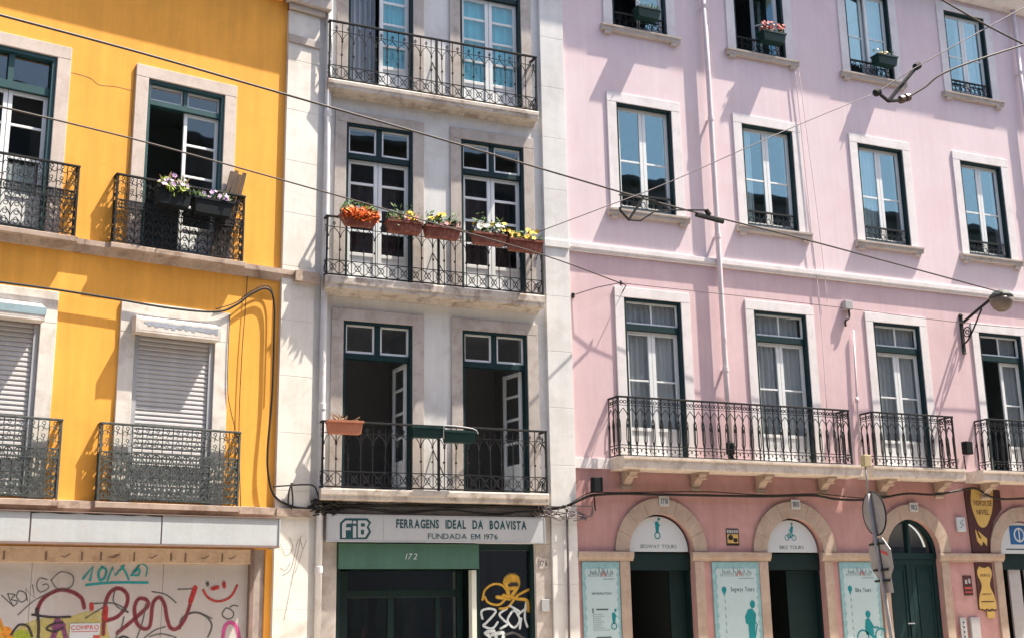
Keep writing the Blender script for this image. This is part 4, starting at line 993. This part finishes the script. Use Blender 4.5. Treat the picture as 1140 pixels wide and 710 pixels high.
mb = MB(); mb.tube([(15.80, -.05, 7.05), (15.76, -.05, 6), (15.70, -.05, 4.32)], .02, 8); mb.lathe([(.034, 0), (.034, .1)], (15.74, -.05, 5.6), 8)
tag(mb.build('conduit', M['pink_pipe'], smooth=True), 'thin pale conduit running down pink wall left of the middle balcony', 'conduit')
mb = MB(); mb.box(17.97, 18.18, -.06, -.002, 3.13, 3.42); o = tag(mb.build('intercom', M['print_white'], bevel=.015), 'small white wall box on pink wall right of the green arched door', 'intercom')
mb = MB(); mb.strip(smooth_line([(18.03, 3.2), (18.12, 3.27), (18.04, 3.30), (18.13, 3.37)]), .02, .003, lambda u, v, z: (u, -.0625+v, z)); q = mb.build('scribble', M['print_grey'], None); reparent(q, o)
s = empty('small_notice', (18.12, -.01, 1.9), 'little dark plaque with red stripe on pink wall beside the yellow vase sign', 'notice')
mb = MB(); mb.box(18.01, 18.23, -.014, -.002, 1.90, 2.28); mb.build('plate', M['brown'], s)
mb = MB(); mb.box(18.03, 18.21, -.0165, -.0145, 2.02, 2.06); mb.box(18.03, 18.21, -.0165, -.0145, 1.95, 1.975); mb.build('red_stripe', M['print_red'], s)
mb = MB(); mb.box(18.05, 18.11, -.0165, -.0145, 2.12, 2.2); mb.box(18.14, 18.19, -.0165, -.0145, 2.13, 2.22); mb.build('lettering', M['box_grey'], s)
s = empty('bell_panel', (17.85, -.06, 1.1), 'narrow metal panel of door bells on stone beside the green arched door', 'bell panel')
mb = MB(); mb.box(17.78, 17.93, -.075, -.046, 1.05, 1.48); mb.build('plate', M['metal'], s, bevel=.005)
for k in range(4):
    q = MB(); q.lathe([(.018, 0), (.014, .012)], (17.855, -.0755, 1.12+k*.09), 10, (0, -1, 0)); q.build('button', M['black_plastic'], s)
mb = MB(); mb.box(18.05, 18.28, -.07, -.002, .9, 1.48); tag(mb.build('meter_cabinet', M['box_grey'], bevel=.01), 'pale grey meter cabinet at the lower edge under the yellow vase sign', 'cabinet')
# glass shop signs
s = empty('glassware_sign', (18.6, -.04, 2.72), 'maroon board with pointed yellow shield reading VIDROS DE NIVEL above the impost', 'sign')
mb = MB(); mb.prism([(18.32, 2.72), (18.80, 2.72), (18.80, 3.0), (18.95, 3.35), (19.2, 3.6), (19.2, 3.98), (18.26, 3.98)], -.03, -.002); mb.build('board', M['brown'], s)
mb = MB(); mb.prism(smooth_line([(18.44, 3.98), (18.40, 3.7), (18.46, 3.45), (18.56, 3.25), (18.72, 3.24), (18.86, 3.42), (18.95, 3.62), (19.02, 3.98)], 4), -.036, -.031); mb.build('yellow_shield', M['yellow_ink'], s)
mb = MB(); mb.prism(smooth_line([(18.46, 2.95), (18.44, 3.18), (18.52, 3.02), (18.62, 2.98), (18.56, 2.86)], 4), -.036, -.031); mb.prism([(18.50, 3.16), (18.72, 3.0), (18.70, 2.86), (18.60, 2.96)], -.038, -.032); mb.build('yellow_ribbon', M['yellow_ink'], s)
mb = MB(); text_mb(mb, 'VIDROS DE', 18.70, 3.66, .10, -.0385, .48, bold=.012); text_mb(mb, 'NIVEL', 18.68, 3.48, .10, -.0385, .32, bold=.012); mb.build('lettering', M['brown'], s)
s = empty('glassware_sign', (18.55, -.04, 1.4), 'tall maroon board with a yellow vase shape below the impost', 'sign')
mb = MB(); mb.box(18.34, 18.78, -.03, -.002, 1.62, 2.52); mb.build('board', M['brown'], s)
mb = MB()
prof = [(.20, 1.60), (.22, 1.72), (.19, 1.88), (.11, 2.06), (.13, 2.18), (.18, 2.28), (.18, 2.38), (.12, 2.46)]
R2p = smooth_line(prof, 4); mb.prism([(18.56+q[0], q[1]) for q in R2p]+[(18.56+.04, 2.43), (18.56-.04, 2.43)]+[(18.56-q[0], q[1]) for q in R2p[::-1]], -.036, -.031); mb.box(18.52, 18.72, -.036, -.031, 1.46, 1.585); mb.build('yellow_vase', M['yellow_ink'], s)
mb = MB(); mb.strip([(18.36+.04*k, 1.615+.014*math.sin(k*1.9)) for k in range(11)], .03, .002, lambda u, v, z: (u, -.0375+v, z)); mb.build('scalloped_edge', M['brown'], s)
mb = MB(); text_mb(mb, 'VIDROS', 18.56, 2.26, .05, -.0385, .26); text_mb(mb, 'LABORAT.', 18.56, 1.90, .04, -.0385, .28); mb.box(18.40, 18.72, -.0385, -.0365, 1.765, 1.785); mb.build('lettering', M['brown'], s)

# wall lamp
s = empty('street_lamp', (18.66, 0, 6.8), 'old wall mounted street lamp with dusty bowl on scrolled iron bracket of the pink house', 'street lamp')
mb = MB(); mb.box(18.62, 18.70, -.035, -.001, 6.80, 7.58); mb.lathe([(.05, 0), (.02, .05)], (18.66, -.02, 6.78), 10); mb.lathe([(.02, 0), (.06, .03), (.02, .08)], (18.66, -.02, 7.56), 10); mb.build('wall_plate', M['iron'], s, bevel=.006)
mb = MB(); mb.tube([(18.66, -.03, 7.42), (18.66, -.5, 7.60), (18.66, -.95, 7.76), (18.66, -1.12, 7.78)], .03, 8); mb.build('arm', M['iron'], s, smooth=True)
mb = MB(); mb.tube(smooth_line([(18.66, -.03, 6.98), (18.66, -.16, 7.05), (18.66, -.32, 7.22), (18.66, -.62, 7.60)]), .018, 6); mb.strip([(q[0], q[1]) for q in arc(.16, 7.22, .10, 0, 360, 16)[:-1]], .02, .02, lambda u, v, z: (18.66+v, -u, z), True); mb.strip(arc(.16, 7.22, .045, 0, 300, 10), .018, .02, lambda u, v, z: (18.66+v, -u, z)); mb.build('scroll', M['iron'], s)
mb = MB(); mb.lathe([(.05, .10), (.15, .06), (.225, -.02), (.235, -.06)], (18.66, -1.16, 7.76), 20); mb.build('hood', M['old_iron'], s, smooth=True)
mb = MB(); mb.lathe([(.225, -.06), (.225, -.16), (.17, -.28), (.08, -.34), (.02, -.35)], (18.66, -1.16, 7.76), 20); mb.build('bowl', M['lamp_glass'], s, smooth=True)

# ================================================================== PLANTERS
def scatter(mb, cx, cy, cz, rx, ry, rz, n, s, star=False):
    for _ in range(n):
        c = Vector((cx+random.uniform(-rx, rx), cy+random.gauss(0, .5)*ry, cz+random.uniform(-rz, rz)*random.random()))
        a = Vector((random.uniform(-1, 1), random.uniform(-1, 1), random.uniform(-1, 1))).normalized(); b = a.orthogonal().normalized(); q = s*random.uniform(.6, 1.3)
        mb.face([c-a*q, c+b*q*.55, c+a*q, c-b*q*.55])
def flower(mb, c, r):
    c = Vector(c); nrm = Vector((random.uniform(-.5, .2), -1, random.uniform(-.1, .9))).normalized(); a = nrm.orthogonal().normalized(); b = nrm.cross(a)
    n = 6
    for k in range(n):
        w = 2*PI*k/n; d = a*math.cos(w)+b*math.sin(w); e = b*math.cos(w)-a*math.sin(w)
        mb.face([c, c+d*r*.6+e*r*.38+nrm*r*.1, c+d*r+nrm*r*.05, c+d*r*.6-e*r*.38+nrm*r*.1])
def trough_mb(x0, x1, y0, y1, z0, z1, tp=.03):
    mb = MB(); t = .012
    o = [(x0+tp, y0+tp*.6, z0), (x1-tp, y0+tp*.6, z0), (x1-tp, y1-tp*.6, z0), (x0+tp, y1-tp*.6, z0), (x0, y0, z1), (x1, y0, z1), (x1, y1, z1), (x0, y1, z1)]
    for f in ((0, 3, 2, 1), (0, 1, 5, 4), (1, 2, 6, 5), (2, 3, 7, 6), (3, 0, 4, 7)): mb.face([o[k] for k in f])
    mb.box(x0-.01, x1+.01, y0-.012, y0+.012, z1-.03, z1+.006); mb.box(x0-.01, x1+.01, y1-.012, y1+.012, z1-.03, z1+.006); mb.box(x0-.01, x0+.014, y0+.012, y1-.012, z1-.03, z1+.006); mb.box(x1-.014, x1+.01, y0+.012, y1-.012, z1-.03, z1+.006)
    return mb
def planter(x0, x1, yc, z0, z1, mat, lab, cat='flower box', plants=(), F=WORLD, group=None, dep=.2, tp=.03):
    c = (x0+x1)/2; y0, y1 = yc-dep/2, yc+dep/2
    s = empty('flower_box', (c, yc, z0), lab, cat, group, F)
    trough_mb(x0, x1, y0, y1, z0, z1, tp).build('trough', M[mat], s, F)
    mb = MB(); mb.face([(x0+.012, y0+.012, z1-.03), (x1-.012, y0+.012, z1-.03), (x1-.012, y1-.012, z1-.03), (x0+.012, y1-.012, z1-.03)]); mb.build('soil', M['soil'], s, F)
    for (kind, mk, n, sz, hh) in plants:
        mb = MB()
        if kind == 'leaf': scatter(mb, c, yc, z1+hh*.4, (x1-x0)/2-.02, dep*.55, hh, n, sz); mb.build('foliage', M[mk], s, F)
        elif kind == 'trail': scatter(mb, c, yc-dep*.5, z1-hh*.1, (x1-x0)/2-.02, dep*.25, hh, n, sz); mb.build('foliage', M[mk], s, F)
        elif kind == 'flower':
            for _ in range(n): flower(mb, (random.uniform(x0+.03, x1-.03), yc+random.uniform(-.6, .3)*dep, z1+random.uniform(.15, 1)*hh), sz*random.uniform(.75, 1.2))
            mb.build('blossom', M[mk], s, F)
        elif kind == 'twig':
            for _ in range(n):
                x = random.uniform(x0+.1, x1-.1); dx = random.uniform(-.12, .12); h = hh*random.uniform(.5, 1)
                mb.tube([(x, yc, z1-.03), (x+dx*.4, yc, z1+h*.5), (x+dx, yc+.02, z1+h)], .006, 4)
            mb.build('twig', M[mk], s, F)
    return s
GW = 'terracotta flower boxes on the middle balcony'
yy = -.40
planter(5.18, 5.83, yy, 7.92, 8.10, 'terracotta', 'terracotta box overflowing with orange flowers at the left end of the middle balcony', plants=[('leaf', 'leaf', 160, .055, .22), ('trail', 'f_orange', 320, .035, .12), ('flower', 'f_orange', 60, .045, .12), ('flower', 'f_yellow', 5, .05, .18), ('leaf', 'lime_leaf', 26, .05, .22)], group=GW, tp=.09)
planter(5.98, 6.58, yy, 7.90, 8.08, 'terracotta', 'terracotta box with a small rounded yellow bush, second from left on the middle balcony', plants=[('leaf', 'leaf', 200, .045, .24), ('flower', 'f_pink', 16, .04, .11), ('flower', 'f_yellow', 9, .05, .22), ('leaf', 'dry_leaf', 40, .04, .12)], group=GW)
planter(6.65, 7.27, yy, 7.88, 8.06, 'terracotta', 'terracotta box with two tall yellow blooms in the centre of the middle balcony', plants=[('leaf', 'leaf', 210, .05, .24), ('flower', 'f_yellow', 7, .065, .24), ('flower', 'f_pink', 14, .04, .10), ('leaf', 'black_plastic', 30, .05, .12)], group=GW)
planter(7.52, 8.12, yy, 7.86, 8.04, 'terracotta', 'terracotta box full of white and cream flowers, fourth on the middle balcony', plants=[('leaf', 'leaf', 230, .05, .26), ('flower', 'f_white', 28, .05, .17), ('flower', 'f_yellow', 7, .06, .21), ('leaf', 'dry_leaf', 16, .04, .10)], group=GW)
planter(8.18, 8.82, yy, 7.81, 8.00, 'terracotta', 'terracotta box with yellow blooms at both ends on the right end of the middle balcony', plants=[('leaf', 'leaf', 130, .045, .20), ('flower', 'f_yellow', 16, .055, .19)], group=GW)
planter(5.04, 5.60, -.37, 4.49, 4.69, 'pale_terracotta', 'faded orange trough with dried stems on the left end of the lowest white balcony', plants=[('twig', 'dry_leaf', 10, 0, .14), ('leaf', 'dry_leaf', 30, .035, .05)], cat='trough')
planter(6.42, 6.96, -.38, 4.48, 4.66, 'green_plastic', 'empty dark green trough half behind another at the centre of the lowest balcony', cat='trough', dep=.16)
t = planter(6.97, 7.52, -.40, 4.42, 4.61, 'green_plastic', 'empty dark green trough with pale wire handle, right of its twin on the lowest balcony', cat='trough', dep=.18)
mb = MB(); mb.tube(smooth_line([(6.96, -.46, 4.47), (6.95, -.49, 4.62), (7.0, -.50, 4.68), (7.45, -.50, 4.65), (7.55, -.49, 4.57)]), .009, 5); mb.build('wire_hanger', M['sheet'], t, smooth=True)
planter(-2.98, -2.45, -.26, 7.80, 8.06, 'black_plastic', 'black planter with lime green leaves, mauve flowers and bare twigs on the upper yellow balcony', plants=[('leaf', 'lime_leaf', 70, .05, .18), ('leaf', 'leaf', 50, .05, .14), ('flower', 'f_mauve', 14, .045, .22), ('trail', 'lime_leaf', 60, .05, .14), ('twig', 'dry_leaf', 7, 0, .42)], F=YEL)
planter(-2.40, -1.78, -.25, 7.76, 8.00, 'black_plastic', 'black planter with sparse mauve flowers beside the leaning boards on the upper yellow balcony', plants=[('leaf', 'leaf', 60, .05, .13), ('flower', 'f_mauve', 14, .04, .15), ('leaf', 'lime_leaf', 14, .045, .14)], F=YEL)
s = empty('plank_bundle', (-1.72, -.12, 7.14), 'bundle of weathered grey boards leaning at the right end of the upper yellow balcony', 'boards', None, YEL)
for k in range(4):
    mb = MB(); x = -1.90+k*.068
    mb.box(x, x+.063, -.115-.012*(k % 2), -.09-.012*(k % 2), 7.14, 8.60+.03*math.sin(k*2.2))
    for v in mb.v: v.x += (v.z-7.9)*.20
    mb.build('board', M['old_wood'], s, YEL, bevel=.004)
for (x0, x1, z0, lab, pl) in ((11.05, 11.55, 12.86, 'dark green box on the leftmost top window sill of the pink house', [('leaf', 'leaf', 24, .04, .08)]),
                              (13.95, 14.50, 12.90, 'dark green box of red geraniums on the second top window of the pink house', [('leaf', 'leaf', 30, .04, .08), ('flower', 'f_red', 34, .04, .22)]),
                              (16.86, 17.38, 12.90, 'dark green box of pale yellow flowers on the third top window of the pink house', [('leaf', 'lime_leaf', 26, .035, .10), ('flower', 'f_white', 10, .03, .14), ('flower', 'f_yellow', 6, .03, .12)])):
    planter(x0, x1, -.20, z0, z0+.2, 'green_plastic', lab, plants=pl+[('leaf', 'leaf', 50, .045, .18)], group='green flower boxes on the top windows', dep=.24)

# ================================================================== SIGN POLE
s = empty('sign_pole', at(1000, 760, -3.3)*1.0, 'leaning grey pole with road signs seen from behind, before the Bike Tours poster', 'sign pole')
s.location.z = 0
yq = -3.3
pt = lambda px, py: at(px, py, yq)
p0, p1 = pt(992, 707), pt(966.6, 549); dirp = (p1-p0).normalized(); base = p0-dirp*(p0.z/dirp.z)
s.location = base
mb = MB(); mb.tube([base, p0, p1], .033, 10); mb.tube([p1, pt(963.5, 518)], .016, 8); mb.build('pole', M['sign_back'], s, smooth=True)
c = pt(964, 513); mb = MB(); mb.box(c.x-.07, c.x+.07, c.y-.05, c.y+.05, c.z-.09, c.z+.10); mb.build('top_box', M['box_cream'], s, bevel=.012)
az = R_(100.6); nrm = Vector((math.sin(az), math.cos(az), 0)); tan = Vector((-nrm.y, nrm.x, 0))
def plate(c, outline, name, mat, t=.012):
    mb = MB(); i = len(mb.v); n = len(outline)
    for d in (0, t):
        mb.v += [c+tan*a+dirp*b+nrm*(d+.04) for a, b in outline]
    mb.f += [tuple(range(n)), tuple(range(2*n-1, n-1, -1))]; mb.fm += [0, 0]
    for k in range(n): mb.f.append((k, n+k, n+(k+1) % n, (k+1) % n)); mb.fm.append(0)
    return mb.build(name, mat, s)
c1 = pt(970.5, 571); pl = plate(c1, [(.34*math.cos(2*PI*k/32), .34*math.sin(2*PI*k/32)) for k in range(32)], 'round_sign', M['sign_back'])
mb = MB(); mb.tube([c1+tan*.345*math.cos(2*PI*k/32)+dirp*.345*math.sin(2*PI*k/32)+nrm*.046 for k in range(33)], .014, 5); mb.build('rim', M['iron'], pl)
c2 = pt(978, 622); pl2 = plate(c2, [(.36*math.cos(2*PI*(k+.5)/8), .36*math.sin(2*PI*(k+.5)/8)) for k in range(8)], 'octagon_sign', M['sign_back'])
plate(pt(983.5, 648), [(-.18, -.16), (.18, -.16), (.18, .16), (-.18, .16)], 'small_plate', M['sign_back'])
mb = MB()
for py in (605, 634, 646): q = pt(975+(py-600)*.16, py); mb.tube([q-tan*.22, q+tan*.22], .018, 6)
mb.build('clamp', M['iron'], s)
mb = MB(); q = c2-tan*.14+dirp*.06+nrm*.036; mb.v += [q+tan*a+dirp*b for a, b in ((-.1, -.02), (.1, .04), (.1, .09), (-.1, .03))]; mb.f.append((0, 1, 2, 3)); mb.fm.append(0); mb.build('red_sticker', M['print_red'], pl2)

# ================================================================== CABLES AND OVERHEAD WIRES
def wire(name, pts, r, mat, lab, cat, sm=6, n=6, group=None):
    P = [Vector(p) for p in pts]
    mb = MB(); mb.tube(smooth_line(P, sm) if sm > 1 else P, r, n)
    return tag(mb.build(name, M[mat], smooth=True), lab, cat, group)
# along the yellow front
cab = [(-40, 309), (0, 314), (60, 322), (130, 333), (190, 343), (240, 347), (262, 340), (280, 327), (297, 321), (305, 335), (305, 380), (303, 440), (298, 500), (299, 530), (306, 552), (325, 563), (345, 566)]
wire('facade_cable', [YEL @ aty(x, y, -.09) for x, y in cab], .018, 'cable', 'thick black cable looping over the yellow shutters and down beside the pilaster', 'cable')
wire('facade_cable', [YEL @ aty(x, y-3, -.06) for x, y in cab[5:12]], .008, 'cable', 'thinner brown cable following the loop beside the thick one on the yellow wall', 'cable')
wire('facade_cable', [YEL @ aty(x, y, -.03) for x, y in ((276, 300), (273, 345), (269, 400), (266, 480), (268, 565))], .006, 'cable', 'hair thin cable hanging straight from the yellow upper ledge', 'cable')
wire('facade_cable', [YEL @ aty(x, y, -.05) for x, y in ((256, 350), (254, 395), (254, 440), (262, 478))], .006, 'cable', 'hair thin slack cable beside the right hand roller shutter', 'cable')
wire('facade_cable', [YEL @ aty(x, y, -.14) for x, y in ((304, 541), (320, 540), (338, 539), (350, 541), (355, 555), (356, 562))], .013, 'cable', 'short black cable crossing the cream pilaster beside the drain pipe', 'cable')
wire('facade_cable', [YEL @ aty(x, y, -.14) for x, y in ((324, 537), (326, 555), (325, 565), (321, 560), (322, 545), (326, 537))], .012, 'cable', 'small black cable loop hanging on the cream pilaster', 'cable')
# under the lowest white balcony and along the pink front
P = [at(x, y, -.12) for x, y in ((344, 566), (352, 560), (366, 562), (420, 562), (480, 563), (540, 563), (590, 564), (614, 566), (630, 563), (648, 555), (660, 551), (690, 549), (735, 550), (790, 551), (850, 552), (905, 551), (930, 555), (960, 556), (985, 553), (1010, 549), (1040, 550), (1065, 546), (1085, 543), (1100, 551), (1115, 555), (1145, 554))]
wire('cable_bundle', P, .022, 'cable', 'heavy black cable bundle running above the stone arches of the pink house', 'cable')
wire('cable_bundle', [p+Vector((0, -.03, .04+.025*math.sin(i*1.9))) for i, p in enumerate(P[2:19])], .010, 'cable', 'slack black cable riding on the heavy bundle under the white balcony', 'cable')
for dz, dy, lab in ((.10, -.05, 'dusty grey cable sagging under the lowest white balcony slab'), (-.03, -.09, 'brown cable hanging just above the grey shop sign')):
    wire('cable_bundle', [(5.1+.42*k, -.05+dy+.02*math.sin(k*2), 3.36+dz+.03*math.sin(k*1.7+dz*9)) for k in range(10)], .018, 'grey_wire' if dz > 0 else 'cable', lab, 'cable')
mb = MB()
random.seed(4)
for k in range(9):
    x = 8.9+random.random()*.7; q = [(x, -.12, 3.36)]
    for j in range(5): q.append((x+random.uniform(-.3, .3), -.14+random.uniform(-.04, .04), 3.36+random.uniform(-.16, .12)))
    mb.tube(smooth_line(q, 4), .009, 5)
tag(mb.build('cable_tangle', M['grey_wire'], smooth=True), 'tangle of loose cables on the pilaster right of the shop sign', 'cable')
mb = MB()
for k in range(7):
    x = 4.95+random.random()*.25; q = [(x, -.16, 3.30)]
    for j in range(4): q.append((x+random.uniform(-.25, .3), -.18+random.uniform(-.04, .04), 3.36+random.uniform(-.14, .12)))
    mb.tube(smooth_line(q, 4), .012, 5)
tag(mb.build('cable_tangle', M['cable'], smooth=True), 'tangle of dusty cables at the drain pipe left of the shop sign', 'cable')
wire('conduit', [at(631, 566, -.11), at(632, 600, -.11), at(633, 660, -.11), at(634, 730, -.11)], .022, 'grey_wire', 'grey conduit running down the pilaster left of the first poster', 'conduit', sm=1)
wire('facade_cable', [(14.86, -.06, 12.5), (14.90, -.06, 11), (14.96, -.06, 9), (15.02, -.05, 7.5), (15.0, -.05, 5.4)], .009, 'pink_pipe', 'pink painted cable dropping between the second and third windows of the pink house', 'cable')
wire('facade_cable', [(14.95, -.06, 12.5), (15.05, -.06, 10.8), (15.15, -.06, 9.2), (15.22, -.05, 7.6)], .008, 'pink_pipe', 'second pink cable slanting away beside its neighbour on the pink house', 'cable')
# overhead wires across the street
def span(pxs, y0, y1):
    n = len(pxs)-1; return [at(px, py, y0+(y1-y0)*((px-pxs[0][0])/(pxs[-1][0]-pxs[0][0]))) for (px, py) in pxs]
wire('overhead_wire', span([(-60, 1), (0, 17), (160, 60), (320, 106), (480, 152), (640, 199), (745, 229), (905, 269), (1120, 327)], -7.0, -1.3), .0155, 'wire', 'long black overhead wire from the top left corner down to the wall lamp', 'wire')
wire('overhead_wire', span([(-60, 104), (0, 119), (88, 140), (190, 166), (390, 222), (480, 248), (605, 284), (690, 315)], -5.5, -.22), .012, 'wire', 'black overhead wire from the left edge to the hook beside the long pink balcony', 'wire')
wire('overhead_wire', span([(600, 258), (672, 231), (745, 203), (880, 143), (975, 104)], -6.0, -6.0), .0065, 'grey_wire', 'thin grey wire climbing from the white house to the upper right clamp', 'wire')
wire('overhead_wire', span([(975, 104), (1022, 74), (1090, 36), (1150, 3)], -6.0, -6.3), .008, 'grey_wire', 'thin grey wire rising from the clamp to the top right corner', 'wire')
wire('overhead_wire', span([(1010, 109), (1030, 97), (1048, 83), (1085, 68), (1150, 47)], -6.0, -6.4), .015, 'wire', 'thicker wire bending from the insulators out to the right edge', 'wire')
wire('overhead_wire', span([(1035, -8), (1090, 24), (1150, 55)], -6.0, -6.4), .015, 'wire', 'black wire slanting down across the top right window', 'wire')
wire('overhead_wire', [at(690, 315, -.2), at(900, 338, -.35), at(1060, 358, -.30), at(1150, 366, -.3)], .007, 'wire', 'hair thin wire from the hook along the heads of the pink balcony doors', 'wire')
s = empty('wire_clamp', at(990, 113, -6.0), 'black V shaped overhead wire clamp with two knobs before the upper right windows', 'wire clamp')
mb = MB(); mb.tube([at(989, 113, -6), at(1021, 74, -6)], .03, 6); mb.tube([at(977, 103, -6), at(989, 113, -6), at(1000, 112, -6)], .026, 6); mb.build('arm', M['iron'], s)
for (x, y) in ((1021, 74), (976.5, 103)):
    mb = MB(); q = at(x, y, -6); mb.lathe([(.02, -.06), (.055, -.04), (.055, .04), (.02, .06)], q, 10, (.6, 0, .4)); mb.build('knob', M['iron'], s)
for (x, y) in ((1004, 111), (1010, 109)):
    mb = MB(); q = at(x, y, -6); mb.lathe([(.02, -.05), (.06, -.03), (.06, .03), (.02, .05)], q, 10, (.8, 0, .3)); mb.build('insulator', surf('brown_insulator', (.09, .06, .045), .4, .2, 6), s)
s = empty('wire_hanger', at(705, 238, -3.6), 'small black overhead wire bracket hanging before the left window of the pink house', 'wire hanger')
A = lambda x, y: at(x, y, -3.7)
mb = MB(); mb.tube([A(690, 231), A(691, 235), A(700, 245), A(709, 231), A(716, 220)], .022, 6); mb.tube([A(700, 245), A(713, 246), A(728, 236), A(745, 234), A(788, 234)], .013, 6); mb.tube([A(689, 217), A(730, 224), A(745, 233)], .013, 6); mb.build('bracket', M['iron'], s)
mb = MB(); mb.tube([A(775, 239), A(805, 247)], .04, 6); mb.tube([A(786, 234), A(790, 240)], .04, 6); mb.build('splice', M['iron'], s)
s = empty('wire_hook', at(690, 318, -.2), 'small iron hook with stay holding the wire at the top left pink balcony door', 'hook')
mb = MB(); mb.tube([(10.62, -.001, 7.36), (10.60, -.2, 7.45), at(690, 315, -.2)], .010, 6); mb.lathe([(.015, -.04), (.03, 0), (.015, .04)], at(691, 315, -.2), 8); mb.box(10.595, 10.63, -.03, -.001, 7.28, 7.48); mb.build('hook', M['iron'], s)
mb = MB(); mb.tube([at(690, 315, -.2), at(665, 320, -.15), (9.6, -.01, 7.22)], .008, 5); mb.lathe([(.03, -.04), (.03, .04)], at(638, 329, -.02), 8); mb.build('stay', M['iron'], s)

# ================================================================== LIGHT, SKY, CAMERA
SUN = Vector((2.9, -1.0, 6.0)).normalized()
ld = bpy.data.lights.new('sun', 'SUN'); ld.energy = 5.0; ld.angle = R_(.5); ld.color = (1, .91, .78)
lo_ = bpy.data.objects.new('sun', ld); COL.objects.link(lo_); lo_.rotation_euler = (-SUN).to_track_quat('-Z', 'Y').to_euler(); lo_.location = (30, -20, 40)
w = bpy.data.worlds.new('World'); sc.world = w; w.use_nodes = True
nt = w.node_tree; nt.nodes.clear()
sky = nt.nodes.new('ShaderNodeTexSky'); sky.sky_type = 'NISHITA'; sky.sun_disc = False
sky.sun_elevation = math.asin(SUN.z); sky.sun_rotation = math.atan2(SUN.x, SUN.y); sky.altitude = 20; sky.air_density = 1.0; sky.dust_density = 3.5; sky.ozone_density = 1.0
bg = nt.nodes.new('ShaderNodeBackground'); bg.inputs['Strength'].default_value = .12
wo = nt.nodes.new('ShaderNodeOutputWorld'); nt.links.new(sky.outputs[0], bg.inputs[0]); nt.links.new(bg.outputs[0], wo.inputs[0])
cd = bpy.data.cameras.new('camera'); cd.sensor_width = 36; cd.sensor_fit = 'HORIZONTAL'; cd.lens = FL/1140*36; cd.clip_start = .1; cd.clip_end = 1000
co = bpy.data.objects.new('camera', cd); COL.objects.link(co); co.matrix_world = Matrix.Translation(CAM) @ ROT.to_4x4(); sc.camera = co
sc.view_settings.view_transform = 'Standard'; sc.view_settings.look = 'None'; sc.view_settings.gamma = 1; sc.view_settings.use_curve_mapping = False
sc.view_settings.exposure = 1.42
sc.cycles.max_bounces = 8; sc.cycles.transparent_max_bounces = 16
